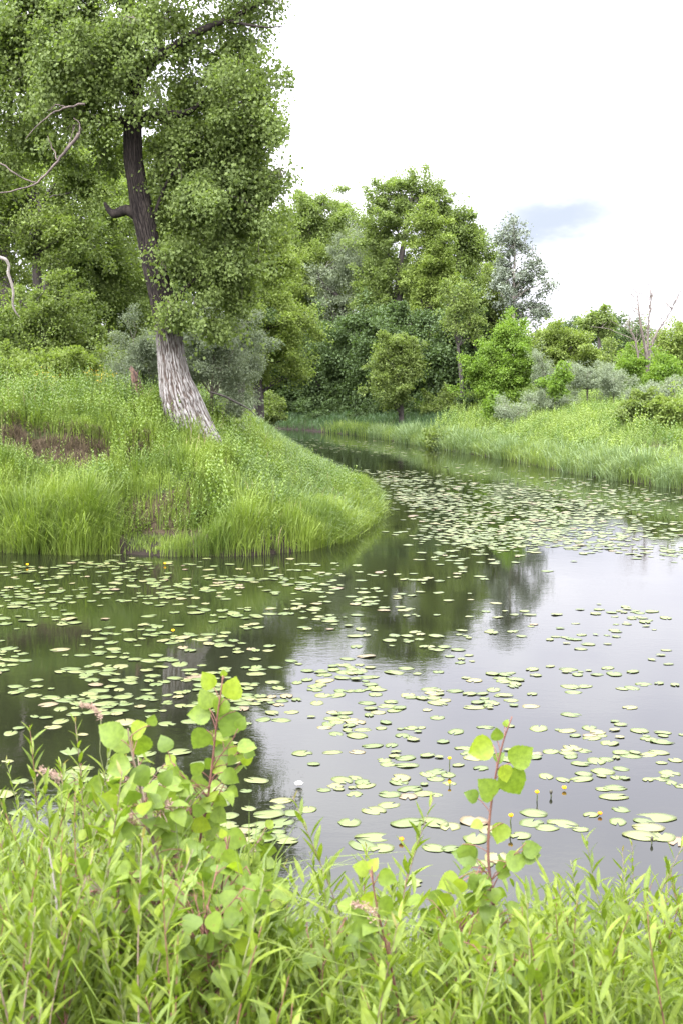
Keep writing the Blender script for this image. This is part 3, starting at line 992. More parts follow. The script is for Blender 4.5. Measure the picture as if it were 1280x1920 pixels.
    for c_, r, w in L:
        sig = .25
        nc = int(np.clip(1.0 * r[0] * r[2] / sig ** 2, 8, 160))
        rad0 = rng.uniform(.05, 1.3, nc) ** .7
        u = rand_dir(nc)
        sa, sb = rand_dir(2)
        sp = 1 + .28 * np.sin(3.2 * (u @ sa) + rng.uniform(0, 6)) + .22 * np.sin(6.5 * (u @ sb) + rng.uniform(0, 6))
        cc = c_ + u * (rad0 * sp)[:, None] * r * 1.05
        for j in rng.permutation(nc)[:22]:
            s = c_ + (cc[j] - c_) * rng.uniform(0, .4) + np.array([0, 0, .1])
            e = cc[j] + np.array([0, 0, -.12])
            tw.tube(bend(s, e, .10, 5), np.linspace(.013, .004, 5), 3)
        m = int(310000 * r[0] * r[2] * w / tot)
        wj = rng.gamma(4, 1, nc) * np.clip(1.5 - rad0, .22, 1)
        idx = rng.choice(nc, m, p=wj / wj.sum())
        cs = sig * rng.uniform(.7, 1.5, nc)
        ax = unit(unit(cc - c_) * np.array([1, 1, .4]) + rng.normal(0, .5, (nc, 3)) + np.array([0, 0, -.45]))
        ln_c = rng.uniform(.5, 3.2, nc)
        tt = rng.uniform(-.3, 1, m)
        off = rand_dir(m) * ((rng.uniform(0, 1, m) ** .6 * 1.4) * (1.15 - .65 * np.abs(tt)))[:, None] * cs[idx][:, None]
        off += ax[idx] * (tt * ln_c[idx] * cs[idx])[:, None]
        pos = cc[idx] + off
        loose = rng.uniform(0, 1, m) < .07
        k_ = int(loose.sum())
        pos[loose] = c_ + rand_dir(k_) * (rng.uniform(0, 1, k_) ** .45 * 1.15)[:, None] * r
        P.append(pos)
        D.append(unit(off * 1.5 + rng.normal(size=(m, 3)) * .7 + np.array([0, 0, -.75])))
        NR.append(rng.normal(size=(m, 3)) + np.array([-.1, -.2, .25]))
        SC.append(rng.uniform(.5, 1.4, m) * .070)
    P, D, NR, SC = map(np.concatenate, (P, D, NR, SC))
    # no spray reaches beyond the boughs that carry it on the water side
    reach = np.where(np.abs(P[:, 2] - 8.0) < .35, -.80, -1.05) + .12 * np.sin(P[:, 2] * 4.1)
    kp = P[:, 0] < reach
    P, D, NR, SC = P[kp], D[kp], NR[kp], SC[kp]
    v, f = instances(LEAF_V * np.array([1.12, 1, 1]), LEAF_F, P, D, NR, SC)
    cg = Geo()
    cg.add(v, f)
    cg.obj('crown', T_POP, root)
    g.add(np.concatenate(tw.v), tw.f, 1)
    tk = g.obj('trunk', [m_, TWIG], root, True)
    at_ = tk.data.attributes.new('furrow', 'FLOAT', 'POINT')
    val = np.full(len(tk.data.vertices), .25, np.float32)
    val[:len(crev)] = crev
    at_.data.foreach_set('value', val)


old_poplar()

# ---- the wood behind the poplar (y 36 - 70 m), trees one can tell apart
GW = 'trees of the dark wood behind the old poplar'
tree('wood_tree', 'dark trunked tree with light green leaves behind the dead hanging limb', 40, [(70, 720, 26), (74, 600, 19), (68, 480, 16), (75, 380, 10)],
     [(60, 380, 90, 70), (140, 420, 80, 60, -.5), (40, 440, 70, 40, -.5, .7), (150, 330, 60, 60), (-60, 330, 70, 90), (-40, 480, 50, 50)], 30000, .11, T_MID, sig=.30, group=GW)
tree('wood_tree', 'tree with a thick crooked side limb in the shade of the wood', 44, [(98, 700, 22), (90, 600, 17), (88, 530, 15), (110, 470, 10)],
     [(180, 470, 70, 60), (120, 510, 50, 40, 0, .6), (220, 400, 50, 60), (230, 520, 50, 70), (170, 560, 70, 40)], 26000, .11, T_POP, sig=.32, group=GW)
tree('wood_tree', 'slender tree with a bare lower trunk deep in the wood by the photo\'s edge', 47, [(10, 720, 26), (12, 600, 22), (8, 480, 18)],
     [(0, 420, 70, 70), (30, 340, 60, 60), (-60, 560, 60, 60, 0, .6)], 16000, .12, T_MID, sig=.34, group=GW)
tree('wood_tree', 'broad dark tree filling the gap between the wood and the old poplar', 50, [(210, 720, 26), (215, 600, 22), (220, 450, 14)],
     [(230, 560, 70, 70), (160, 620, 70, 50), (250, 640, 50, 50), (210, 480, 60, 70), (250, 350, 50, 80), (300, 420, 60, 90), (200, 300, 70, 80)], 30000, .13, T_MID, sig=.36, group=GW)
for px_b, py_b, rx, ry, lab, mt, Yb in (
        (40, 600, 75, 75, 'bright leaved maple bush under the dead hanging limb', T_MID, 37), (150, 640, 65, 70, 'leafy green bush in front of the crooked wood tree', T_MID, 38),
        (-40, 640, 60, 80, 'dark bush at the outer end of the wood', T_MID, 38), (90, 680, 70, 30, 'low rounded bush on the crest of the high bank', T_LIGHT, 34),
        (10, 715, 60, 30, 'low weedy bush on the bank crest beside the eroded step', T_LIGHT, 33), (200, 690, 50, 50, 'dark low bush just behind the rotten snag', T_MID, 36)):
    tree('bush', lab, Yb, [(px_b, py_b + ry + 10, 5), (px_b, py_b, 3)], [(px_b, py_b, rx, ry * .8), (px_b - rx * .5, py_b + ry * .4, rx * .6, ry * .55, -.4), (px_b + rx * .5, py_b + ry * .3, rx * .6, ry * .6, -.3),
         (px_b, py_b + ry * .9, rx, ry * .5, -.2)], 15000, .095, mt, sig=.24, group='bushes at the edge of the wood', cat='bush')
tree('wood_tree', 'tall tree closing the wood far behind the poplar crown', 62, [(380, 700, 20), (380, 560, 16), (385, 400, 10)],
     [(400, 640, 60, 60), (380, 540, 70, 80), (330, 500, 60, 90), (350, 380, 60, 80), (280, 620, 50, 70)], 24000, .16, T_DARK, sig=.45, group=GW)
for k_, (xx, yy_) in enumerate(((-13, 52), (-17, 44), (-21, 58), (-12, 66), (-26, 50))):
    b_ = np.array([xx, yy_, 2.8])
    qx, qy = project(b_)
    sc_ = F_PX / yy_
    tree('wood_tree', 'tree standing deep inside the wood, hidden behind nearer foliage', yy_, [(qx, qy, .45 * sc_), (qx + 5, qy - 4 * sc_, .3 * sc_), (qx, qy - 9 * sc_, .12 * sc_)],
         [(qx, qy - 8 * sc_, 2.6 * sc_, 2.6 * sc_), (qx - 1.5 * sc_, qy - 5.5 * sc_, 1.8 * sc_, 1.8 * sc_), (qx + 1.6 * sc_, qy - 5 * sc_, 1.8 * sc_, 1.9 * sc_), (qx, qy - 10.5 * sc_, 1.8 * sc_, 1.6 * sc_), (qx, qy - 3 * sc_, 2 * sc_, 1.2 * sc_, 0, .6)],
         14000, .16, T_MID, sig=.42, group='trees hidden deep in the wood')

# silvery willows round the poplar's foot
tree('willow_bush', 'silvery green willow bush just behind the old poplar\'s pale trunk, with a brown twiggy base', 33.5, [(395, 800, 8), (398, 740, 6), (400, 680, 4)],
     [(405, 650, 55, 50), (430, 690, 40, 50, -.4), (370, 690, 30, 50), (440, 730, 26, 40, -.3, .8), (395, 600, 40, 35), (450, 680, 28, 50), (440, 620, 36, 40)], 30000, .085, T_SILVER, TWIG, sig=.20, cat='bush', tmpl='narrow', twigs=26, group=None)
tree('willow_bush', 'grey leaved willow bush between the rotten snag and the poplar trunk', 33.0, [(265, 760, 6), (262, 700, 4)],
     [(255, 660, 45, 38), (235, 700, 30, 40, -.3), (280, 700, 28, 45)], 17000, .08, T_SILVER, TWIG, sig=.18, cat='bush', tmpl='narrow', twigs=20)


def snag():
    r = thing('rotten_snag', 'short reddish brown rotten snag leaning beside the old poplar', 'dead trunk', at(266, 765, 31.0))
    g = Geo()
    p = at(np.array([272, 264, 258, 252, 246]), np.array([775, 748, 722, 702, 686]), 31.0)
    g.tube(p, np.array([.17, .145, .12, .08, .012]), 11)
    g.tube(at(np.array([256, 250, 243]), np.array([715, 700, 690]), 30.9), np.array([.05, .04, .01]), 6)
    g.tube(at(np.array([262, 258, 259]), np.array([722, 706, 694]), 31.05), np.array([.05, .03, .008]), 6)
    o = g.obj('trunk', BARK_RED, r)
    g2 = Geo()
    g2.tube(at(np.array([275, 262, 255]), np.array([765, 758, 762]), 30.8), np.array([.10, .09, .05]), 7)
    g2.obj('root', BARK_RED, r)


snag()


def bare_stick(name, label, path, Y, mat=BARK_GREY, cat='branch'):
    a = np.array(path, float)
    k = np.linspace(0, len(a) - 1, len(a) * 4)
    m = np.stack([np.interp(k, np.arange(len(a)), a[:, i]) for i in range(3)], -1)
    for _ in range(2):
        m[1:-1] = (m[:-2] + 2 * m[1:-1] + m[2:]) / 4
    p = at(m[:, 0], m[:, 1], Y)
    o = thing(name, label, cat, p[0])
    g = Geo()
    g.tube(p, m[:, 2] * Y / F_PX * .5, 6)
    g.obj('bark', mat, o, True)
    return o


bare_stick('dead_branch', 'pale bare crooked dead branch hanging down in front of the wood', [(-60, 470, 9), (-5, 482, 8), (12, 486, 6), (18, 498, 5), (15, 512, 6), (22, 530, 5), (26, 548, 5), (24, 572, 4), (30, 586, 3), (38, 595, 1.5)], 34)
bare_stick('dead_branch', 'thin dark dead branch arching from the silvery willow over the bank slope', [(395, 735, 3), (420, 742, 4), (445, 755, 3.5), (470, 768, 2), (480, 780, 1.5)], 32.5, BARK_DARK)
bare_stick('dead_stick', 'slim pale stick poking out of the far slope behind the point', [(408, 800, 2), (420, 772, 2), (430, 748, 1.5)], 38)

# ---- trees of the opposite side, left to right
tree('aspen_tree', 'light green aspen leaning over the channel bend, with a dark trunk and open leafy crown', 66, [(488, 775, 17), (487, 740, 15), (484, 690, 13), (495, 620, 9), (505, 560, 5)],
     [(520, 600, 55, 45), (550, 650, 42, 42, -.6), (480, 640, 40, 45), (500, 560, 45, 40), (570, 610, 24, 34, -.4, .8), (470, 690, 24, 30, 0, .7), (560, 690, 26, 22, 0, .6)], 26000, .13, T_LIGHT, sig=.34, twigs=14)
tree('poplar_tree', 'yellowish green poplar whose crown emerges from behind the old poplar', 56, [(452, 780, 14), (455, 640, 12), (462, 500, 9), (470, 420, 5)],
     [(480, 440, 55, 45), (505, 430, 32, 40, 0, .8), (460, 500, 50, 50), (440, 560, 45, 50), (500, 490, 36, 36), (440, 430, 40, 50)], 24000, .13, T_LIGHT, sig=.34)
tree('poplar_tree', 'tall round headed poplar standing first in the far stand', 88, [(588, 775, 15), (586, 640, 12), (582, 520, 9), (580, 420, 6)],
     [(578, 400, 46, 32), (560, 440, 34, 36), (605, 430, 32, 38), (580, 480, 38, 32, 0, .8), (545, 420, 20, 26, 0, .7), (600, 560, 40, 50, 0, .7), (560, 560, 36, 50, 0, .5)], 24000, .17, T_POP, sig=.42)
tree('poplar_tree', 'narrow poplar top showing between the round headed and the tallest poplar', 95, [(655, 770, 12), (652, 600, 9), (652, 430, 5)],
     [(654, 405, 20, 24), (650, 440, 26, 30), (640, 500, 34, 40), (665, 480, 24, 40)], 12000, .18, T_POP, sig=.42)
tree('poplar_tree', 'tallest poplar of the far stand with open forked limbs against the sky', 83, [(745, 778, 22), (746, 680, 19), (745, 580, 16), (748, 510, 13), (757, 450, 9), (768, 390, 6), (775, 340, 3)],
     [(770, 345, 24, 20, 0, .8), (735, 352, 30, 18, 0, .55), (712, 380, 26, 24, 0, .6), (800, 360, 30, 22, 0, .6), (828, 368, 18, 16, 0, .5), (760, 385, 34, 26, 0, .7), (800, 400, 36, 30, .4, .8), (715, 420, 34, 30, 0, .7), (760, 430, 24, 26, 0, .5), (700, 460, 32, 30),
      (730, 500, 34, 34, 0, .6), (705, 530, 40, 36), (770, 520, 26, 34, .5, .6), (690, 590, 40, 40, 0, .7)], 30000, .16, T_POP, sig=.34, twigs=18, frayed=1)
tree('poplar_tree', 'columnar light green poplar in front of the tallest poplar', 80, [(806, 778, 14), (806, 640, 11), (806, 480, 7)],
     [(808, 440, 28, 40), (815, 480, 32, 42), (795, 520, 34, 44), (820, 550, 34, 44), (800, 420, 18, 20), (790, 580, 34, 40, 0, .8), (835, 520, 24, 30)], 26000, .15, T_LIGHT, sig=.33)
tree('poplar_tree', 'wide darker poplar at the open end of the far stand', 84, [(850, 775, 16), (855, 640, 12), (858, 480, 8)],
     [(845, 410, 30, 26), (865, 440, 34, 30), (885, 470, 26, 40), (850, 500, 36, 40), (880, 540, 30, 44), (860, 600, 36, 50, 0, .7), (895, 600, 24, 40)], 26000, .17, T_POP, sig=.42)
tree('willow_tree', 'grey silvery willow leaning between the tall poplars', 85, [(625, 778, 17), (650, 640, 13), (640, 560, 10), (612, 540, 8), (596, 520, 4)],
     [(650, 470, 34, 36), (630, 510, 34, 34), (670, 500, 30, 40), (655, 560, 34, 34, -.5), (620, 620, 34, 40, -.5), (660, 640, 34, 50, -.4), (600, 570, 24, 30)], 26000, .16, T_SILVER, sig=.36, tmpl='narrow')
tree('poplar_tree', 'lower light green poplar below the round headed one', 86, [(592, 780, 13), (600, 680, 10), (590, 560, 6)],
     [(575, 500, 28, 24), (598, 490, 20, 26), (585, 540, 34, 34), (560, 580, 26, 40, 0, .7), (625, 560, 26, 26)], 15000, .15, T_LIGHT, sig=.34)
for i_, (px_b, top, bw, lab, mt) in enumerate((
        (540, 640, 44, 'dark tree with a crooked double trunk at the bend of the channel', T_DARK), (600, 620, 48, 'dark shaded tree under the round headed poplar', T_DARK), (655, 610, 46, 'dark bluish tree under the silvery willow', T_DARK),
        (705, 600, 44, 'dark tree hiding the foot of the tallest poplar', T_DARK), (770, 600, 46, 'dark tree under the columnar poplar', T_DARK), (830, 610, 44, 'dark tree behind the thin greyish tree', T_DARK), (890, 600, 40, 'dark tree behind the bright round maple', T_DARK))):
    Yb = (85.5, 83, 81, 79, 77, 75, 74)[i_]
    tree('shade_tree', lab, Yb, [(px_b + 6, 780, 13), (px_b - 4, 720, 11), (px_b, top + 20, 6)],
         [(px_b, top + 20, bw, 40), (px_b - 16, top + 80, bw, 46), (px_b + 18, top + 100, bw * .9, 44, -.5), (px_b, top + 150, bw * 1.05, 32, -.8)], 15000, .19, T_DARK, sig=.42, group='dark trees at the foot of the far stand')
tree('maple_tree', 'light green low maple with layered boughs in front of the dark stand', 71, [(752, 788, 10), (750, 720, 8), (755, 660, 4)],
     [(748, 650, 34, 16), (770, 680, 24, 18), (720, 680, 28, 18), (745, 710, 36, 22, -.4, .8), (730, 752, 26, 14, -.5)], 12000, .13, T_MID, sig=.28)
tree('thin_tree', 'thin greyish half bare tree with a slim brown trunk at the meadow edge', 70, [(869, 778, 9), (866, 740, 8), (863, 700, 7.5), (858, 650, 5), (853, 600, 3), (850, 560, 2)],
     [(845, 560, 22, 24, 0, .8), (872, 560, 22, 26, 0, .8), (885, 600, 18, 30, 0, .6), (845, 610, 18, 30, 0, .5)], 3600, .13, T_MID, BARK_DARK, sig=.3, twigs=30)
tree('maple_tree', 'bright green round maple growing at the meadow edge', 68, [(942, 780, 7), (944, 700, 5), (945, 650, 3)],
     [(945, 650, 44, 34), (920, 690, 36, 34, -.3), (968, 690, 34, 36, -.3), (940, 730, 50, 30, -.5), (960, 630, 24, 20), (905, 730, 24, 26, 0)], 24000, .13, T_BRIGHT, sig=.27)
tree('silver_poplar', 'tall sparse silver poplar showing pale leaves against the sky', 72, [(962, 780, 11), (961, 640, 8), (962, 560, 6), (964, 480, 4), (962, 415, 2)],
     [(960, 440, 22, 30, 0, .7), (985, 460, 16, 30, 0, .5), (940, 460, 14, 30, 0, .5), (960, 510, 36, 34, 0, .8), (1000, 520, 26, 32, 0, .6), (1022, 535, 16, 18, 0, .5), (985, 570, 38, 34, 0, .8), (935, 540, 20, 44, 0, .6), (1010, 580, 18, 18, 0, .5)],
     5200, .16, T_GREY, BARK_GREY, sig=.25, twigs=22, frayed=1)
tree('poplar_tree', 'slim green poplar standing close against the silver poplar', 74, [(925, 780, 9), (926, 640, 7), (926, 540, 4)],
     [(925, 540, 18, 26, 0, .7), (940, 580, 24, 40, 0, .7), (915, 600, 20, 40)], 7000, .16, T_MID, sig=.32)

for px_b, py_b, rx, ry, Yb, mt, lab in ((700, 500, 46, 80, 90, T_POP, 'dense green tree filling the stand left of the tallest poplar'), (790, 570, 52, 90, 88, T_POP, 'dense green tree filling the stand behind the columnar poplar'),
                                        (540, 520, 40, 100, 90, T_MID, 'soft green tree between the old poplar and the round headed one'), (880, 560, 44, 90, 90, T_MID, 'dense tree behind the slim poplar'),
                                        (635, 500, 44, 80, 93, T_MID, 'soft green tree filling the gap behind the silvery willow'), (480, 560, 46, 110, 84, T_LIGHT, 'pale green tree far behind the aspen')):
    tree('stand_tree', lab, Yb, [(px_b, 775, 12), (px_b + 4, py_b + ry * .6, 8), (px_b, py_b, 4)],
         [(px_b, py_b - ry * .55, rx * .65, ry * .4), (px_b - rx * .4, py_b, rx * .75, ry * .5), (px_b + rx * .4, py_b + ry * .1, rx * .75, ry * .5), (px_b, py_b + ry * .65, rx, ry * .45), (px_b, py_b + ry * 1.2, rx * .9, ry * .4, 0, .7)], 16000, .16, mt, sig=.42,
         group='trees filling the far stand')

GF = 'trees of the distant row past the meadow'
tree('round_tree', 'mid green round tree right beside the bright maple', 80, [(1050, 720, 8), (1050, 680, 5)],
     [(1040, 640, 30, 28), (1075, 650, 30, 28), (1020, 660, 22, 34), (1060, 680, 50, 24), (1095, 665, 18, 28)], 15000, .17, T_LIGHT, sig=.34, group=GF)
tree('umbrella_tree', 'small umbrella shaped tree with a bare stem rising over the distant row', 105, [(1125, 720, 8), (1124, 660, 7), (1120, 620, 4)],
     [(1117, 595, 30, 12), (1100, 605, 16, 12), (1135, 602, 16, 14), (1118, 620, 18, 12, 0, .5)], 4200, .22, T_POP, sig=.32, frayed=0, group=GF)


def bare_tree():
    Y = 82
    b0 = at(1213, 735, Y)
    zg = float(ground_z(b0[0:1], b0[1:2])[0])
    o = thing('bare_tree', 'leafless dead tree with several upright grey limbs and fine bare twigs', 'tree', (b0[0], Y, zg), GF)
    g = Geo()
    for path in ([(1213, 760, 11), (1212, 700, 10), (1208, 660, 7), (1196, 620, 5), (1190, 585, 3.5), (1186, 552, 1.5)], [(1213, 720, 9), (1214, 680, 7), (1222, 640, 5), (1238, 612, 3.5), (1254, 590, 2), (1262, 574, 1.2)],
                 [(1212, 690, 7), (1214, 640, 5), (1217, 600, 3.5), (1220, 572, 2), (1222, 556, 1)], [(1206, 720, 7), (1198, 690, 6), (1192, 650, 4), (1183, 625, 3), (1172, 605, 1.5)]):
        m = smooth_path(path, 22)
        p = at(m[:, 0], m[:, 1], Y)
        p[:, 1] += np.linspace(0, 1, 22) * rng.uniform(-1.2, 1.2)
        p += rng.normal(0, .02, p.shape)
        g.tube(p, m[:, 2] * Y / F_PX * .42, 6)
        for q in range(16):
            k = rng.integers(7, 22)
            e = p[k] + np.array([rng.normal(0, .75), rng.normal(0, .6), rng.uniform(.35, 1.5)]) * rng.uniform(.5, 1.1)
            t1 = bend(p[k], e, .04, 6, .05)
            g.tube(t1, np.linspace(.020, .009, 6), 4)
            for w in range(3):
                j = rng.integers(2, 5)
                g.tube(bend(t1[j], t1[j] + np.array([rng.normal(0, .35), rng.normal(0, .3), rng.uniform(.2, .6)]), .03, 4, .05), np.linspace(.010, .006, 4), 3)
    g.obj('trunk', bark_mat('bark_dead_grey', (0.07, 0.056, 0.045), (0.17, 0.14, 0.115)), o, True)


bare_tree()
far_spec = ((1060, 600, 24, T_DARK, 120, 'dark small tree just left of the umbrella shaped tree', 730), (1160, 620, 30, T_DARK, 125, 'hazy dark tree behind the umbrella shaped tree', 730), (1185, 610, 26, T_DARK, 115, 'dark tree behind the leafless tree', 730),
            (1150, 660, 34, T_MID, 95, 'mid green tree between the umbrella shaped and the leafless tree', 735), (1185, 670, 26, T_BRIGHT, 84, 'bright yellow green young maple at the foot of the leafless tree', 735),
            (1262, 615, 30, T_LIGHT, 92, 'light green tree past the leafless tree', 735), (1275, 650, 34, T_DARK, 100, 'brownish dark tree at the far end of the distant row', 735), (1250, 690, 26, T_BRIGHT, 80, 'bright young bush below the far end of the distant row', 738),
            (1010, 650, 24, T_DARK, 96, 'dark tree half hidden behind the bright round maple', 735), (1325, 620, 40, T_MID, 95, 'mid green tree beyond the end of the distant row', 735), (1390, 600, 50, T_MID, 105, 'broad tree beyond the end of the distant row', 735))
for px_b, top, rr_, mt, Yb, lab, gy_ in far_spec:
    hgt = gy_ - top
    tree('row_tree', lab, Yb, [(px_b, gy_, 6), (px_b, top + hgt * .4, 3)],
         [(px_b, top + rr_ * .7, rr_, rr_ * .7), (px_b - rr_ * .5, top + hgt * .45, rr_ * .8, hgt * .28), (px_b + rr_ * .55, top + hgt * .5, rr_ * .8, hgt * .28), (px_b, top + hgt * .78, rr_, hgt * .25)], 7000, .20, mt, sig=.40, group=GF)
# distant wood closing the horizon
for k_ in range(26):
    xx = -70 + k_ * 7.5 + rng.uniform(-2, 2)
    yy_ = rng.uniform(125, 165)
    qx, qy = project(np.array([xx, yy_, 2.2]))
    sc_ = F_PX / yy_
    h_ = rng.uniform(5, 8.5) if xx > 12 else rng.uniform(8, 11)
    tree('distant_tree', 'far dark tree of the wood closing the horizon', yy_, [(qx, qy, .4 * sc_), (qx, qy - h_ * .6 * sc_, .2 * sc_)],
         [(qx, qy - h_ * .75 * sc_, 2.6 * sc_, h_ * .25 * sc_), (qx - 2 * sc_, qy - h_ * .45 * sc_, 2.4 * sc_, h_ * .25 * sc_), (qx + 2 * sc_, qy - h_ * .4 * sc_, 2.4 * sc_, h_ * .25 * sc_), (qx, qy - h_ * .15 * sc_, 3 * sc_, h_ * .15 * sc_)],
         3200, .36, T_DARK if k_ % 2 else T_MID, sig=.6, group='trees closing the horizon', twigs=2)
# bushes along the foot of the far stand and on the meadow crest
bush_spec = ((560, 772, 40, 20, 83.5, T_DARK, 'dark low bush at the foot of the round headed poplar'), (640, 774, 46, 20, 80, T_DARK, 'dark low bush under the silvery willow'), (700, 776, 40, 20, 77, T_DARK, 'dark low bush at the water under the tallest poplar'),
             (790, 765, 36, 26, 74, T_DARK, 'dark low bush behind the layered maple'), (830, 762, 36, 26, 72, T_MID, 'mid green bush beside the thin greyish tree'), (895, 760, 30, 22, 70, T_DARK, 'dark bush at the foot of the bright round maple'),
             (905, 745, 18, 22, 70, T_MID, 'small bush between the thin tree and the bright maple'), (505, 770, 26, 20, 74, T_MID, 'small bush beside the aspen trunk'),
             (1100, 705, 46, 26, 64, T_SILVER, 'large silvery shrub on the meadow crest'), (1150, 715, 30, 20, 62, T_SILVER, 'lower silvery shrub beside the large one'), (1020, 745, 40, 16, 62, T_SILVER, 'flat grey shrub below the round trees'),
             (1220, 735, 50, 18, 56, T_SILVER, 'wide grey shrub near the top of the meadow slope'), (960, 770, 26, 12, 60, T_SILVER, 'small grey shrub where the meadow begins'), (1045, 715, 10, 34, 62, T_BRIGHT, 'narrow upright yellow green sapling on the meadow crest'),
             (925, 768, 10, 22, 62, T_BRIGHT, 'little yellow green sapling below the bright maple'), (1020, 700, 20, 30, 66, T_SILVER, 'thin grey shrub next to the narrow sapling'), (1200, 770, 40, 22, 52, T_MID, 'dark green weedy bush on the meadow slope'),
             (1180, 700, 26, 26, 70, T_BRIGHT, 'bright bush under the leafless tree'), (1265, 770, 34, 26, 48, T_LIGHT, 'light green leafy bush at the edge of the meadow slope'), (830, 825, 20, 12, 60.5, T_MID, 'dark tuft like bush at the waterline of the meadow'))
for px_b, py_b, rx, ry, Yb, mt, lab in bush_spec:
    tree('shrub', lab, Yb, [(px_b, py_b + ry, 3), (px_b, py_b, 2)], [(px_b, py_b, rx, ry), (px_b - rx * .5, py_b + ry * .4, rx * .6, ry * .7, -.3), (px_b + rx * .5, py_b + ry * .4, rx * .6, ry * .7, -.3)],
         int(np.clip(rx * ry * 9, 2500, 12000)), .10 if mt is T_SILVER else .13, mt, TWIG, sig=.22, group='shrubs on the far and opposite banks', cat='bush', tmpl='narrow' if mt is T_SILVER else 'leaf', twigs=6)

# ------------------------------------------------------------------ lily pads
PAD = leaf_mat('lily_pad', (0.235, 0.265, 0.105), (0.155, 0.190, 0.065), 0.0, 0.30, 0.5, 0.2)


def pad_material():
    m, t, out = new_mat('lily_pad_skin')
    oi = N(t, 'ShaderNodeObjectInfo')
    g = N(t, 'ShaderNodeNewGeometry')
    ad = N(t, 'ShaderNodeMath', operation='ADD')
    t.links.new(oi.outputs['Random'], ad.inputs[0])
    t.links.new(g.outputs['Random Per Island'], ad.inputs[1])
    fr = N(t, 'ShaderNodeMath', operation='FRACT')
    t.links.new(ad.outputs[0], fr.inputs[0])
    r = N(t, 'ShaderNodeValToRGB')
    e = r.color_ramp.elements
    e[0].position, e[0].color = 0.0, (0.060, 0.084, 0.022, 1)
    e[1].position, e[1].color = 0.62, (0.084, 0.106, 0.029, 1)
    for pos, c in ((.86, (0.098, 0.114, 0.034, 1)), (.955, (0.140, 0.130, 0.052, 1)), (1.0, (0.115, 0.082, 0.050, 1))):
        x = e.new(pos)
        x.color = c
    t.links.new(fr.outputs[0], r.inputs[0])
    tcx = N(t, 'ShaderNodeTexCoord')
    nz = N(t, 'ShaderNodeTexNoise', Scale=14.0, Detail=4.0)
    t.links.new(tcx.outputs['Object'], nz.inputs['Vector'])
    c = mixrgb(t, maprange(t, nz.outputs['Fac'], .50, .70, 0, .6), r.outputs[0], (0.085, 0.075, 0.030))
    p = N(t, 'ShaderNodeBsdfPrincipled', Roughness=.45)
    p.inputs['Specular IOR Level'].default_value = .35
    t.links.new(c, p.inputs['Base Color'])
    t.links.new(p.outputs[0], out.inputs[0])
    return m


PADM = pad_material()


def pad_template(seed):
    r = np.random.default_rng(seed)
    n = 30
    notch = r.uniform(.06, .30)
    a = np.linspace(notch, 2 * math.pi - notch * r.uniform(.6, 1.4), n)
    rad = 0.5 * (1 + 0.05 * np.sin(a * 2 + r.uniform(0, 6)) + .03 * np.sin(a * 5 + r.uniform(0, 6)) + r.normal(0, .012, n))
    if seed % 3 == 1:      # a bitten or torn rim
        k = r.integers(4, n - 5)
        rad[k:k + r.integers(2, 4)] *= r.uniform(.6, .85)
    amp = r.uniform(.003, .012)
    zz = amp * np.sin(a * 3 + r.uniform(0, 6)) + amp * .8 * np.sin(a * 2 + r.uniform(0, 6))
    if seed % 4 == 2:      # one side curled up
        zz = zz + .045 * np.maximum(0, np.cos(a - r.uniform(0, 6))) ** 4
    el = r.uniform(1.05, 1.3)
    ring = np.stack([rad * np.cos(a) * el, rad * np.sin(a) * .92, zz + .006], -1)
    mid = np.stack([rad * .6 * np.cos(a) * el, rad * .6 * np.sin(a) * .92, zz * .25 + .004], -1)
    low = ring * np.array([.99, .99, 1]) + np.array([0, 0, -.004])
    v = np.vstack([[[0.10, 0, .002]], mid, ring, low])
    i = np.arange(n - 1)
    f3 = np.stack([np.zeros(n - 1, int), 1 + i, 2 + i], -1)
    f4 = np.stack([1 + i, 1 + n + i, 2 + n + i, 2 + i], -1)
    f5 = np.stack([1 + n + i, 1 + 2 * n + i, 2 + 2 * n + i, 2 + n + i], -1)
    return v, [f3, f4, f5]


PADT = [pad_template(s) for s in range(14)]
PADME = [make_mesh('lily_pad', v, f, PADM, smooth=True) for v, f in PADT]
pads = []   # x, y, diameter


def pad_field(poly, n, clump=5, spread=.32, dmin=.17, dmax=.29):
    poly = np.array(poly, float)
    x0, y0 = poly.min(0)
    x1, y1 = poly.max(0)
    made = 0
    tries = 0
    while made < n and tries < n * 30:
        tries += 1
        px, py = rng.uniform(x0, x1), rng.uniform(y0, y1)
        ins = False
        for (ax, ay), (bx, by) in zip(poly, np.roll(poly, -1, 0)):
            if (ay > py) != (by > py) and px < (bx - ax) * (py - ay) / (by - ay) + ax:
                ins = not ins
        if not ins:
            continue
        c = on_level(px, py)
        for q in range(1 + rng.poisson(clump - 1)):
            p = c[:2] + rng.normal(0, spread, 2) * (q > 0)
            pads.append((p[0], p[1], rng.uniform(dmin, dmax) * rng.choice([.42, .58, .70, .76, .80])))
            made += 1


pad_field([(0, 1052), (640, 1052), (600, 1130), (0, 1130)], 330, 4, .4, .16, .26)
pad_field([(0, 1130), (560, 1130), (480, 1350), (0, 1350)], 380, 6, .30, .17, .28)
pad_field([(150, 1085), (470, 1085), (470, 1125), (150, 1125)], 50, 5, .35, .17, .26)
pad_field([(0, 1350), (470, 1350), (470, 1580), (0, 1580)], 95, 4, .30, .18, .30)
pad_field([(250, 1370), (480, 1370), (480, 1560), (250, 1560)], 34, 5, .3, .18, .30)
pad_field([(560, 1040), (830, 1030), (850, 1280), (600, 1270)], 160, 6, .28, .17, .27)
pad_field([(640, 878), (760, 885), (900, 905), (1040, 925), (1160, 960), (1060, 1015), (950, 1035), (810, 1005), (770, 955), (730, 912)], 2300, 6, .55, .17, .30)
pad_field([(1000, 930), (1280, 985), (1280, 1045), (1050, 1030)], 420, 5, .5, .17, .30)
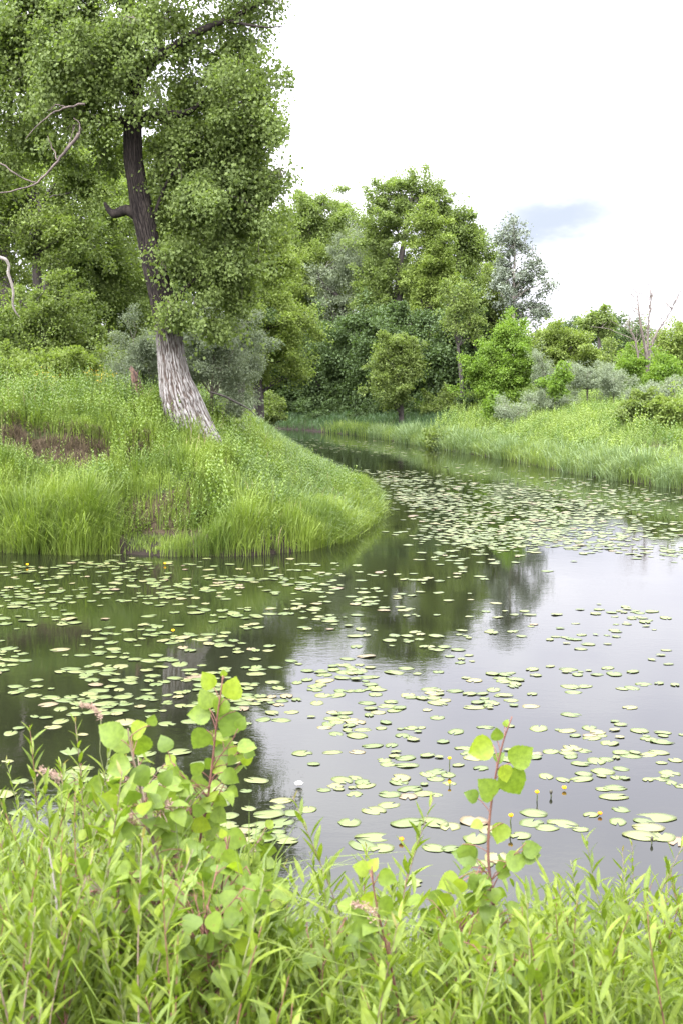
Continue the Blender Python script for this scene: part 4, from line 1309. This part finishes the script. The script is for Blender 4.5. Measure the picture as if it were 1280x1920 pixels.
pad_field([(800, 860), (1280, 930), (1280, 990), (1040, 935)], 420, 5, .7, .16, .26)
pad_field([(520, 824), (700, 826), (790, 855), (620, 848)], 170, 3, 1.0, .16, .28)
pad_field([(800, 1040), (1000, 1040), (900, 1130), (780, 1100)], 26, 3, .4)
pad_field([(460, 1270), (1280, 1240), (1280, 1420), (480, 1420)], 210, 9, .24, .17, .27)
pad_field([(830, 1150), (1280, 1130), (1280, 1250), (860, 1250)], 80, 8, .3, .15, .24)
pad_field([(620, 1420), (820, 1400), (850, 1500), (640, 1500)], 40, 5, .22, .18, .27)
pad_field([(820, 1400), (960, 1390), (960, 1460), (830, 1470)], 15, 4, .2, .18, .26)
pad_field([(980, 1420), (1280, 1400), (1280, 1470), (990, 1480)], 22, 3, .22, .17, .26)
for px_, py_, d_ in ((505, 1527, .22), (548, 1525, .15), (577, 1518, .16), (497, 1571, .20), (523, 1560, .10), (765, 1543, .23), (813, 1542, .23), (843, 1550, .18), (655, 1542, .2), (812, 1590, .18), (845, 1592, .15), (890, 1572, .21), (920, 1556, .19),
                     (888, 1540, .24), (995, 1543, .2), (1024, 1552, .18), (1053, 1544, .21), (1087, 1555, .13), (975, 1567, .17), (1107, 1528, .13), (1157, 1541, .15), (1228, 1533, .26), (1215, 1552, .22), (1200, 1568, .22), (1241, 1569, .21), (1270, 1578, .18),
                     (1206, 1540, .14), (1150, 1494, .2), (1163, 1518, .15), (773, 1656, .15), (700, 1570, .24), (680, 1585, .22), (715, 1590, .2), (930, 1608, .2), (905, 1620, .16), (1070, 1340, .2), (1180, 1327, .17), (1130, 1480, .12), (700, 1520, .2), (680, 1540, .2), (1000, 1525, .2)):
    p_ = on_level(px_, py_)
    pads.append((p_[0], p_[1], d_))
pads = np.array(pads)
# keep apart: a pad may lap over a neighbour's rim but not cover it
order = rng.permutation(len(pads))
order = np.concatenate([order[order >= len(pads) - 41], order[order < len(pads) - 41]])
kept, cells = [], {}
sdp = river_sd(pads[:, 0], pads[:, 1])
for i in order:
    x, y, d = pads[i]
    if sdp[i] > -0.15:
        continue
    ci, cj = int(x // .4), int(y // .4)
    ok = True
    for a in (-1, 0, 1):
        for b in (-1, 0, 1):
            for k in cells.get((ci + a, cj + b), ()):
                if (pads[k, 0] - x) ** 2 + (pads[k, 1] - y) ** 2 < (0.31 * (pads[k, 2] + d)) ** 2:
                    ok = False
    if ok:
        kept.append(i)
        cells.setdefault((ci, cj), []).append(i)
pads = pads[kept]
pp3 = np.column_stack([pads[:, :2], np.zeros(len(pads))])
qx, qy = project(pp3)
vis = (qx > -20) & (qx < 1300) & (qy < 1760)
pads, qx, qy = pads[vis], qx[vis], qy[vis]
size = pads[:, 2] / pads[:, 1] ** 1.5
big = np.argsort(-size)[:285]
rest = np.setdiff1d(np.arange(len(pads)), big)


def pad_label(x, y):
    a = 'pale green lily pad floating '
    if y < 1270:
        return (a + 'on dark water off the poplar\'s bank', 'lily pads off the poplar\'s bank') if x < 560 else (a + 'on the tree reflections in mid river', 'lily pads in mid river')
    if x < 480:
        return a + 'on dark water behind the near saplings', 'lily pads behind the near saplings'
    if y > 1500:
        return a + 'on bright water closest to the near shoots', 'lily pads closest to the near shoots'
    if x < 640:
        return a + 'on bright water near the white water lily', 'lily pads near the white water lily'
    if x < 960:
        return a + 'in the close group round the yellow flowers', 'lily pads in the close group'
    return a + 'on open bright water away from the group', 'lily pads on open bright water'


for i in big:
    o = link('lily_pad', PADME[rng.integers(14)])
    lab, grp = pad_label(qx[i], qy[i])
    tag(o, lab, 'lily pad', grp)
    o.location = (pads[i, 0], pads[i, 1], rng.uniform(.0005, .004))
    o.rotation_euler = (rng.normal(0, .012), rng.normal(0, .012), rng.uniform(0, 6.28))
    o.scale = (pads[i, 2],) * 3
g = Geo()
for i in rest:
    v, f = PADT[rng.integers(14)]
    a = rng.uniform(0, 6.28)
    R = np.array([[math.cos(a), -math.sin(a), 0], [math.sin(a), math.cos(a), 0], [0, 0, 1]])
    g.add(v @ R.T * pads[i, 2] + np.array([pads[i, 0], pads[i, 1], .003 + rng.uniform(0, .008)]), f)
tag(g.obj('lily_pads', PADM, None, True), 'carpet of small distant lily pads covering the river towards the bend', 'lily pads', kind='stuff')
print('pads', len(pads))

# ------------------------------------------------------------------ water lily flowers
PETAL = leaf_mat('yellow_petal', (0.80, 0.50, 0.02), (0.70, 0.38, 0.01), .25, .4, .3, .2, (1, 1, 1))
PETALO = leaf_mat('orange_petal', (0.72, 0.32, 0.02), (0.6, 0.22, 0.01), .2, .4, .3, .2, (1, 1, 1))
WHITEP = leaf_mat('white_petal', (0.80, 0.78, 0.74), (0.7, 0.68, 0.62), .25, .4, .3, .2, (1, 1, 1))
STALK = leaf_mat('dark_stalk', (0.06, 0.075, 0.03), (0.04, 0.05, 0.02), 0, .5, .3, .2)
BUDM = leaf_mat('dark_bud', (0.05, 0.05, 0.03), (0.03, 0.025, 0.02), 0, .5, .3, .2)


def cup(n, r, h, mat_i, g, c, open_=.5):
    for k in range(n):
        a = 2 * math.pi * k / n
        d = np.array([math.cos(a), math.sin(a), 0])
        s = np.array([-math.sin(a), math.cos(a), 0])
        pts = []
        for t, rr, w in ((0, .15, .25), (.35, .85, .62), (.7, 1.0, .62), (1.0, .75 + open_ * .5, .12)):
            for q in (-1, 0, 1):
                pts.append(c + d * rr * r * (1 - .12 * abs(q)) + s * w * r * q + np.array([0, 0, t * h]))
        f = [[i * 3 + j, i * 3 + j + 1, i * 3 + j + 4, i * 3 + j + 3] for i in range(3) for j in range(2)]
        g.add(np.array(pts), [np.array(f)], mat_i)


def lily(px, py, base_py, r, label, kind='yellow'):
    p0 = on_level(px, base_py)
    top = at(px, py, p0[1])
    o = thing('water_lily', label, 'flower', p0)
    if top[2] > .02:
        s = Geo()
        s.tube(bend(p0 - np.array([0, 0, .06]), top, 0, 6, .04), .005, 6)
        s.obj('stem', STALK, o, True)
    g = Geo()
    if kind == 'white':
        cup(8, r, r * .9, 0, g, top, 1.2)
        cup(7, r * .7, r * 1.2, 0, g, top, .8)
        cup(5, r * .35, r * .9, 1, g, top, .4)
        g.obj('petals', [WHITEP, PETAL], o, True)
    elif kind == 'bud':
        g.tube(top + np.array([[0, 0, -.01], [0, 0, 0], [0, 0, .012], [0, 0, .022], [0, 0, .03]]), np.array([.006, r * .8, r, r * .8, .004]), 8)
        g.obj('bud', BUDM, o, True)
    else:
        cup(5, r, r * 1.5, 0, g, top, .1)
        g.obj('petals', PETALO if kind == 'orange' else PETAL, o, True)
        c2 = Geo()
        c2.tube(top + np.array([[0, 0, .2 * r], [0, 0, .9 * r], [0, 0, 1.1 * r]]), np.array([.3 * r, .5 * r, .5 * r]), 8)
        c2.obj('pistil', PETAL, o, True)


lily(957, 1532, 1556, .019, 'yellow water lily on an upright stalk above its dark reflection, nearest the tall sapling')
lily(842, 1424, 1442, .017, 'small yellow water lily on a thin stalk at the back of the close pad group')
lily(842, 1469, 1474, .015, 'small yellow water lily just in front of the back one in the pad group')
lily(1006, 1488, 1502, .019, 'yellow water lily on a bent stalk beside a dark bud')
lily(1032, 1487, 1494, .014, 'dark unopened water lily bud between two yellow flowers', 'bud')
lily(1057, 1480, 1482, .020, 'plump yellow water lily sitting low on open water')
lily(1124, 1528, 1530, .018, 'orange yellow water lily lying beside a round pad', 'orange')
lily(752, 1577, 1579, .020, 'orange water lily beside a worn pad close to the willow shoots', 'orange')
lily(560, 1473, 1475, .030, 'white water lily open on a pad in bright water', 'white')
lily(501, 1550, 1553, .014, 'dark water lily bud by the reflection of the old poplar', 'bud')
lily(1221, 1575, 1582, .012, 'dark bud poking up between large pads near the edge of the river', 'bud')
lily(325, 1184, 1188, .022, 'yellow water lily in a pad cluster on the dark water')
lily(333, 1557, 1560, .020, 'yellow water lily half hidden behind the near poplar saplings')
lily(310, 1058, 1060, .024, 'yellow water lily off the bare landing of the bank')
lily(52, 1060, 1063, .024, 'yellow water lily close under the tall grass of the bank')

# ------------------------------------------------------------------ near bank: saplings, willow shoots, grass
SAP = leaf_mat('sapling_leaf', (0.15, 0.212, 0.026), (0.085, 0.135, 0.02), .40, .45, .22, .1, near=True)
SAPY = leaf_mat('young_sapling_leaf', (0.205, 0.262, 0.024), (0.15, 0.208, 0.024), .45, .45, .22, .1, near=True)
WIL = leaf_mat('willow_leaf', (0.172, 0.222, 0.026), (0.08, 0.122, 0.016), .40, .45, .22, .12, near=True)
WTIP = leaf_mat('willow_tip', (0.2, 0.16, 0.05), (0.15, 0.19, 0.035), .40, .4, .4, .0, (1.1, 1, .7))
STEM_R = bark_mat('red_stem', (0.075, 0.026, 0.017), (0.14, 0.062, 0.038), 30, .2)
STEM_B = bark_mat('brown_stem', (0.09, 0.062, 0.038), (0.17, 0.125, 0.085), 30, .2)
STEM_G = bark_mat('green_stem', (0.085, 0.10, 0.032), (0.14, 0.145, 0.055), 30, .2)
PANIC = leaf_mat('grass_panicle', (0.36, 0.25, 0.19), (0.24, 0.17, 0.12), .3, .7, .2, .2, (1, 1, 1))


def strip_leaf(ts, ws, curl, fold, jag=0.0, seed=0, back=None):
    """a leaf blade: left edge, midrib, right edge at each station"""
    r = np.random.default_rng(seed)
    back = [0] * len(ts) if back is None else back
    v = []
    for t, w, bk in zip(ts, ws, back):
        z = -curl * t * t + .1 * curl * t
        j = r.uniform(-jag, jag, 2)
        v += [(-w * (1 + j[0]), t + bk, z + fold * w + r.uniform(-jag, jag) * .25), (0, t, z), (w * (1 + j[1]), t + bk, z + fold * w + r.uniform(-jag, jag) * .25)]
    n = len(ts)
    f = [[i * 3 + j, i * 3 + j + 1, i * 3 + j + 4, i * 3 + j + 3] for i in range(n - 1) for j in range(2)]
    return np.array(v), [np.array(f)]


_pt = np.linspace(0, 1, 19)
_pw = np.interp(_pt, [0, .04, .12, .22, .32, .45, .58, .70, .80, .88, .94, 1], [.02, .16, .33, .45, .50, .49, .425, .33, .23, .14, .065, .003])
_pw = _pw + .016 * np.where(np.arange(19) % 2, 1, -1) * (_pt > .1) * (_pt < .92)
_pb = np.interp(_pt, [0, .08, .2, .4, 1], [-.01, -.07, -.05, 0, .05])
POPL = [strip_leaf(_pt, _pw, c, fo, .035, s, _pb) for s, (c, fo) in enumerate(((.12, .18), (.35, .1), (-.15, .25), (.25, .40), (.05, .05), (.5, .3)))]
WILL = [strip_leaf([0, .12, .3, .5, .7, .86, 1], [.008, .050, .085, .092, .074, .040, .002], c, fo, .05, s) for s, (c, fo) in enumerate(((.18, .3), (.35, .5), (-.05, .3), (.1, .7)))]


def add_leaves(g, tm, pos, yd, nr, sc, mat=0):
    pos, yd, nr, sc = (np.asarray(a, float) for a in (pos, yd, nr, sc))
    which = rng.integers(len(tm), size=len(pos))
    for k, (tv, tf) in enumerate(tm):
        s = which == k
        if s.any():
            v, f = instances(tv, tf, pos[s], yd[s], nr[s], sc[s])
            g.add(v, f, mat)


def leaf_on(g, gs, s, tip_dir, size, nrm, young=False):
    """petiole from stem point s then a deltoid blade"""
    pet = size * .65
    e = s + unit(tip_dir * .8 + np.array([0, 0, .35])) * pet
    gs.tube(bend(s, e, .08, 4, .02), .0011, 4, 1)
    add_leaves(g, POPL, [e], [tip_dir], [nrm], [size], 1 if young else 0)


def hero_sapling(label, path, Y, leaves, n_extra, rad=.0055, low=.35, red=True, sizes=(.028, .052)):
    a = np.array([at(x, y, Y) for x, y in path])[::-1]   # ground up
    zg = float(ground_z(a[0, 0:1], a[0, 1:2])[0])
    if a[0, 2] > zg:
        a = np.vstack([[a[0, 0] + rng.uniform(-.04, .04), a[0, 1] + .05, zg - .03], a])
    m = smooth_path(a, 36)
    m[:, 1] += .03 * np.sin(np.linspace(0, 5, 36))
    o = thing('poplar_sapling', label, 'sapling', (m[0, 0], m[0, 1], zg), 'poplar saplings on the near bank')
    gs, gl = Geo(), Geo()
    gs.tube(m, np.linspace(rad, .0016, 36), 7)
    for px, py, s_px, ang, yg in leaves:
        size = s_px * Y / F_PX
        c = at(px, py, Y + rng.uniform(-.05, .05))
        d = np.array([math.cos(math.radians(ang)), rng.uniform(-.35, .2), math.sin(math.radians(ang))])
        b = c - unit(d) * size * .5
        j = np.argmin(np.linalg.norm(m - b - np.array([0, 0, -.02]), axis=1))
        gs.tube(bend(m[j], b, .10, 5, .02), .0012, 4, 1)
        nr = np.array([rng.uniform(-.5, .5), -1.0, rng.uniform(.05, .75)])
        add_leaves(gl, POPL, [b], [d], [nr], [size], 1 if yg else 0)
    for q in range(n_extra):
        t = rng.uniform(.12, low + .3)
        s = m[int(t * 35)]
        az = rng.uniform(0, 6.28)
        d = np.array([math.cos(az), math.sin(az), rng.uniform(-.7, .4)])
        if rng.uniform() < .55:
            br = s + np.array([.8 * math.cos(az), .8 * math.sin(az), 1.0]) * rng.uniform(.04, .13)
            gs.tube(bend(s, br, .03, 4, .03), np.linspace(.0020, .0011, 4), 5)
            for w in range(3):
                d2 = unit(d + rng.normal(0, .6, 3))
                leaf_on(gl, gs, s + (br - s) * rng.uniform(.5, 1), d2, rng.uniform(*sizes), rng.normal(0, .5, 3) + np.array([0, -.7, .6]), rng.uniform() < .12)
        else:
            leaf_on(gl, gs, s, unit(d), rng.uniform(*sizes), rng.normal(0, .5, 3) + np.array([0, -.7, .6]), rng.uniform() < .12)
    gs.obj('stem', [STEM_R if red else STEM_B, STEM_R], o, True)
    gl.obj('foliage', [SAP, SAPY], o, True)
    return o


hero_sapling('tallest poplar sapling, single reddish stem with few big leaves standing against bright water',
             [(956, 1338), (948, 1360), (940, 1382), (928, 1440), (922, 1485), (917, 1535), (914, 1595), (919, 1650), (927, 1700), (934, 1760), (926, 1840), (916, 1930), (912, 2000)], 3.3,
             [(900, 1404, 50, 200, 1), (976, 1416, 50, 35, 0), (962, 1468, 58, -62, 0), (944, 1450, 34, -80, 1), (912, 1478, 48, 130, 0), (884, 1492, 28, 150, 0), (930, 1376, 26, 95, 0), (948, 1356, 14, 70, 0), (936, 1562, 40, -110, 1),
              (872, 1604, 46, 160, 0), (876, 1600, 40, -60, 0), (968, 1614, 42, 8, 0), (943, 1637, 27, -20, 0), (840, 1655, 42, 200, 1), (832, 1690, 36, 240, 1), (880, 1692, 40, -100, 0), (858, 1664, 34, 230, 1), (935, 1420, 22, 60, 0), (962, 1700, 26, 20, 0), (980, 1720, 22, -10, 0)],
             16, .0055, .3)
hero_sapling('tall poplar sapling with a brown stem and broad rounded leaves before the dark water',
             [(244, 1360), (247, 1385), (254, 1420), (260, 1450), (266, 1485), (272, 1530), (285, 1575), (298, 1640), (306, 1700), (307, 1760), (300, 1830), (292, 1920), (290, 1990)], 3.2,
             [(206, 1374, 52, 150, 0), (226, 1392, 50, 190, 0), (264, 1368, 40, 30, 1), (262, 1400, 50, -95, 0), (222, 1438, 46, 200, 0), (266, 1456, 42, -60, 0), (298, 1490, 42, 20, 0), (238, 1502, 42, 210, 0), (208, 1500, 46, 170, 1), (312, 1458, 32, 50, 0),
              (216, 1570, 38, -120, 0), (286, 1350, 22, 70, 0), (300, 1550, 38, 0, 0), (330, 1540, 34, 30, 0), (240, 1560, 36, 250, 0), (320, 1590, 36, -20, 0), (350, 1620, 38, -40, 0), (365, 1590, 34, 20, 0)], 40, .0058, .35, False)
hero_sapling('tall poplar sapling with a red stem and yellow top leaves against the dark reflection',
             [(420, 1262), (419, 1280), (412, 1320), (407, 1360), (401, 1415), (393, 1475), (386, 1525), (375, 1572), (362, 1640), (355, 1720), (350, 1800), (345, 1930), (345, 2000)], 3.5,
             [(390, 1275, 36, 130, 1), (386, 1310, 40, 110, 0), (374, 1338, 44, 175, 0), (437, 1290, 44, 75, 1), (414, 1326, 36, 240, 0), (431, 1358, 54, -115, 0), (376, 1386, 44, 235, 0), (405, 1388, 42, -70, 0), (424, 1414, 46, 20, 0), (445, 1413, 34, 10, 1), (432, 1457, 34, -30, 0),
              (368, 1440, 30, 140, 0), (346, 1480, 34, 200, 0), (410, 1440, 30, 200, 1), (420, 1262, 14, 100, 1), (372, 1460, 26, 70, 0), (340, 1460, 26, 120, 0), (352, 1500, 30, 240, 0), (412, 1530, 34, -40, 0), (395, 1560, 30, 30, 0)], 24, .0052, .35)
hero_sapling('short poplar sapling with a dark red stem and whitish crumpled top leaf', [(433, 1560), (428, 1590), (420, 1640), (412, 1700), (400, 1760), (392, 1840), (390, 1960)], 3.1,
             [(444, 1574, 44, -25, 0), (418, 1562, 18, 110, 1), (412, 1596, 34, 200, 0), (434, 1610, 40, -30, 0), (450, 1640, 34, -20, 0), (400, 1640, 36, 210, 0)], 22, .004, .4)
hero_sapling('small poplar sapling with orange young leaves and a red stem among willow shoots', [(696, 1616), (698, 1650), (708, 1710), (722, 1770), (735, 1830), (746, 1890), (752, 1980)], 3.0,
             [(676, 1628, 34, 160, 1), (700, 1620, 26, 60, 1), (726, 1645, 36, -20, 0), (690, 1690, 40, 190, 1), (724, 1700, 40, -30, 0), (670, 1700, 34, 220, 0), (740, 1720, 30, 10, 0)], 18, .004, .4)
for lab, x_, y_, Y_ in (('leafy poplar sapling low in the corner thicket', 150, 1600, 3.6), ('small bushy poplar sapling beside the brown stemmed one', 330, 1620, 3.4), ('low poplar sapling at the gap where the water shows through', 500, 1740, 3.6),
                        ('poplar sapling low among willow shoots at the tallest sapling\'s foot', 860, 1720, 3.5), ('low leafy poplar sapling between the gap and the orange leaved one', 600, 1790, 3.2), ('bushy poplar sapling under the red stemmed one', 420, 1660, 3.3),
                        ('poplar sapling low behind the grassy corner', 230, 1680, 3.0), ('small poplar sapling with pale leaves near the photo\'s lower middle', 960, 1800, 3.0),
                        ('leafy poplar sapling just behind the brown stemmed one', 275, 1470, 3.8), ('poplar sapling with crowded leaves under the yellow topped one', 360, 1500, 3.8), ('poplar sapling between the brown stemmed and the yellow topped one', 322, 1530, 3.5),
                        ('small leaved poplar sapling at the thicket\'s waterside', 455, 1610, 3.7), ('poplar sapling with a tuft of leaves beside the feathery willow shoot', 195, 1500, 3.9), ('spreading poplar sapling in the heart of the thicket', 300, 1680, 3.1),
                        ('poplar sapling leaning out of the thicket over the gap', 470, 1690, 3.3), ('short poplar sapling in front of the yellow topped one', 385, 1720, 2.9)):
    dx = rng.uniform(-20, 20)
    hero_sapling(lab, [(x_, y_), (x_ + dx * .3, y_ + 60), (x_ + dx * .6, y_ + 160), (x_ + dx, y_ + 320), (x_ + dx, y_ + 420)], Y_, [(x_ + 12, y_ + 8, 26, 40, 1), (x_ - 14, y_ + 24, 32, 160, 0), (x_ + 16, y_ + 50, 36, -20, 0), (x_ - 16, y_ + 70, 38, 200, 0)], 58, .0042, .68, x_ % 4 < 2)


# willow shoots: a few shapes, copied
def willow_variant(h, seed):
    r = np.random.default_rng(seed)
    gs, gl = Geo(), Geo()
    lean = r.normal(0, .10, 2) * h
    t = np.linspace(0, 1, 14)
    m = np.stack([lean[0] * t ** 1.6 + .012 * np.sin(t * 5 + seed), lean[1] * t ** 1.6 + .012 * np.cos(t * 4 + seed), h * t], -1)
    gs.tube(m, np.linspace(.0030, .0009, 14), 5)
    axes = [(m, .18)]
    for b in range(r.integers(0, 3)):
        k = r.integers(4, 10)
        az = r.uniform(0, 6.28)
        L = h * r.uniform(.2, .4)
        tt = np.linspace(0, 1, 8)
        q = m[k] + np.stack([np.cos(az) * tt * L * .5, np.sin(az) * tt * L * .5, L * (tt * .75 + .2 * tt ** 2)], -1)
        gs.tube(q, np.linspace(.002, .0009, 8), 4)
        axes.append((q, .1))
    for q, start in axes:
        L = np.linalg.norm(np.diff(q, axis=0), axis=1).sum()
        n = int(L * (1 - start) / (.014 if seed % 2 else .020))
        u = start + (1 - start) * (np.arange(n) + r.uniform(0, .5, n)) / n
        u = np.clip(u, 0, 1)
        pos = np.stack([np.interp(u, np.linspace(0, 1, len(q)), q[:, i]) for i in range(3)], -1)
        tg = unit(q[-1] - q[0])
        az = np.arange(n) * 2.4 + r.normal(0, .35, n)
        el = .55 + .45 * u + r.normal(0, .16, n)
        d = np.stack([np.cos(az) * np.cos(el), np.sin(az) * np.cos(el), np.sin(el)], -1) + tg * .15
        nr = np.stack([-np.cos(az) * np.sin(el), -np.sin(az) * np.sin(el), np.cos(el)], -1) + r.normal(0, .25, (n, 3))
        s = r.uniform(.070, .108, n) * (.72 if seed % 2 else 1.0) * (1.0 - .55 * np.clip((u - .75) / .25, 0, 1)) * (.65 + .35 * np.clip(u / .45, 0, 1))
        young = u > .985
        add_leaves(gl, WILL, pos[~young], d[~young], nr[~young], s[~young], 0)
        if young.any():
            add_leaves(gl, WILL, pos[young], d[young] + np.array([0, 0, .5]), nr[young], s[young] * .8, 1)
    return gs, gl


WV = []
for k, h in enumerate((.45, .55, .7, .7, .85, .85, 1.0, 1.15, 1.3)):
    gs, gl = willow_variant(h, 100 + k)
    WV.append((h, make_mesh('stem', np.concatenate(gs.v), gs.f, [STEM_R, STEM_G, STEM_B][k % 3], smooth=True), make_mesh('foliage', np.concatenate(gl.v), gl.f, [WIL, WTIP], np.concatenate(gl.m), True)))
TOPX = [-60, 0, 60, 110, 150, 250, 350, 430, 490, 505, 570, 625, 655, 690, 740, 770, 815, 860, 910, 955, 1000, 1060, 1090, 1135, 1175, 1215, 1245, 1280, 1340]
TOPY = [1560, 1570, 1430, 1370, 1400, 1440, 1520, 1560, 1600, 1660, 1735, 1690, 1560, 1620, 1580, 1690, 1640, 1690, 1720, 1720, 1660, 1690, 1650, 1620, 1570, 1640, 1660, 1630, 1600]


def place_willow(x, y, ztop, label, group):
    zg = float(ground_z(np.array([x]), np.array([y]))[0])
    h = ztop - zg
    if h < .3 or h > 1.6 or zg < 0.02:
        return False
    best = sorted(range(len(WV)), key=lambda k: abs(WV[k][0] - h) + rng.uniform(0, .12))[0]
    o = thing('willow_shoot', label, 'willow shoot', (x, y, zg - .01), group)
    for nm, me in (('stem', WV[best][1]), ('foliage', WV[best][2])):
        link(nm, me, o)
    o.rotation_euler = (rng.normal(0, .06), rng.normal(0, .06), rng.uniform(0, 6.28))
    s = h / WV[best][0]
    o.scale = (min(s, 1.15) * rng.uniform(.95, 1.1),) * 2 + (s,)
    return True


WG = {0: ('willow shoot in the thicket on the dark water side of the near bank', 'willow shoots of the corner thicket'), 1: ('willow shoot by the gap where water shows at the near bank', 'willow shoots by the gap'),
      2: ('willow shoot of the row standing before the bright open water', 'willow shoots before the bright water')}
n_w = 0
for lab, px_, py_, Y_ in (('tall light willow shoot with drooping leaves left of the orange leaved sapling', 684, 1492, 3.6), ('willow shoot with reddish tip leaning over the pads beside the orange lily', 738, 1510, 3.5),
                          ('tall slender willow shoot standing alone near the water at the photo\'s edge', 1176, 1552, 3.4), ('dense feathery willow shoot tallest in the corner thicket', 92, 1345, 3.9), ('feathery willow shoot with fine reddish tips beside the tallest one', 148, 1352, 3.7),
                          ('willow shoot with pinkish tip rising before bright water', 1130, 1628, 3.3), ('willow shoot with pale narrow leaves in the middle of the bright water row', 1010, 1640, 3.3)):
    p_ = at(px_, py_, Y_)
    n_w += place_willow(p_[0], p_[1], p_[2], lab, None)
tries = 0
while n_w < 235 and tries < 4000:
    tries += 1
    px_ = rng.uniform(-60, 1340)
    if (850 < px_ < 1010 and rng.uniform() < .45) or (170 < px_ < 470 and rng.uniform() < .45):
        continue
    Y_ = rng.uniform(2.5, 5.2)
    py_ = np.interp(px_, TOPX, TOPY) + (rng.uniform(0, 60) if rng.uniform() < (.34 if px_ < 190 else .16 if px_ < 820 else .34) else (105 if px_ < 470 else 160 if px_ < 820 else 235) + rng.gamma(1.6, 85))
    if py_ > 1960:
        continue
    p_ = at(px_, py_, Y_)
    k = 0 if px_ < 470 else (1 if px_ < 620 else 2)
    n_w += place_willow(p_[0], p_[1], p_[2], *WG[k])
print('willows', n_w)

# flowering grass stalks
for lab, px_, py_, Y_ in (('grass stalk with a drooping purplish seed head above the thicket', 176, 1325, 3.6), ('slim grass stalk with a narrow seed head at the thicket edge', 98, 1448, 3.4), ('grass stalk with pink fluffy seed head by the brown stemmed sapling', 312, 1500, 3.2),
                          ('grass stalk with a small pinkish seed head among sapling leaves', 238, 1524, 3.2), ('low grass stalk with a loose pink seed head in the corner grass', 216, 1730, 3.0), ('grass stalk with brownish seed head crossing the orange leaved sapling', 690, 1700, 2.9)):
    t_ = at(px_, py_, Y_)
    bx, by = t_[0] + .06, Y_ + .05
    zg = float(ground_z(np.array([bx]), np.array([by]))[0])
    o = thing('flowering_grass', lab, 'grass stalk', (bx, by, zg))
    m = bend((bx, by, zg - .02), t_ + np.array([.02, 0, -.03]), 0, 10, .01)
    gs = Geo()
    gs.tube(m, np.linspace(.0022, .001, 10), 5)
    gs.obj('stem', STEM_G, o, True)
    n = 150
    u = rng.uniform(0, 1, n)
    hd = m[-1] + np.stack([-.055 * u ** 1.3, 0 * u, .065 * u * (1.2 - .7 * u)], -1) + rng.normal(0, .006, (n, 3)) * (1 - .6 * u)[:, None]
    v, f = instances(LEAF_V * np.array([.5, 1, 1]), LEAF_F, hd, rng.normal(size=(n, 3)) * .6 + np.array([-.5, 0, .5]), rng.normal(size=(n, 3)), rng.uniform(.006, .012, n))
    gh = Geo()
    gh.add(v, f)
    gh.obj('seed_head', PANIC, o)

bare_stick('dry_stalk', 'bent dry grey stalk curving down through the corner grass', [(92, 1590, 3), (100, 1640, 4), (108, 1700, 5), (106, 1780, 5), (92, 1850, 6), (66, 1900, 6), (50, 1960, 6)], 2.9, BARK_GREY, 'stalk')
bare_stick('dry_stalk', 'forked dead stick standing in the grass of the lower corner', [(20, 1800, 3), (36, 1830, 5), (44, 1870, 7), (52, 1930, 9)], 2.8, BARK_GREY, 'stalk')

# low cover of the near bank
near = lambda x, y: (river_sd(x, y) > .05) & (y < 9)
pn = scatter(13000, -2.4, 2.4, 1.6, 7, near)
pl = scatter(8000, -2.2, -.2, 1.8, 5, near)
stuff('grass', 'long arching green grass blades under the near shoots', [blades(pn, .42, .006, .6), blades(pl, .60, .007, .55)], G_NEAR)
pnh = scatter(3600, -2.4, 2.4, 1.8, 6.6, near)
gl_ = Geo()
kk_ = 13
hq = rng.uniform(.2, .5, len(pnh))
tq = np.tile((np.arange(kk_) + .8) / kk_, (len(pnh), 1))
az_ = (rng.uniform(0, 6.28, (len(pnh), 1)) + np.arange(kk_)[None] * 2.4).ravel()
posq = np.stack([np.repeat(pnh[:, 0], kk_), np.repeat(pnh[:, 1], kk_), (pnh[:, 2:3] + hq[:, None] * tq).ravel()], -1) + rng.normal(0, .015, (len(az_), 3))
elq = .45 + .5 * tq.ravel()
add_leaves(gl_, WILL, posq, np.stack([np.cos(az_) * np.cos(elq), np.sin(az_) * np.cos(elq), np.sin(elq)], -1), np.stack([-np.cos(az_) * np.sin(elq), -np.sin(az_) * np.sin(elq), np.cos(elq)], -1) + rng.normal(0, .3, (len(az_), 3)),
           rng.uniform(.045, .085, len(az_)))
tag(gl_.obj('herbs', WIL, None, True), 'low leafy weeds filling the ground between the near shoots', 'weeds', kind='stuff')
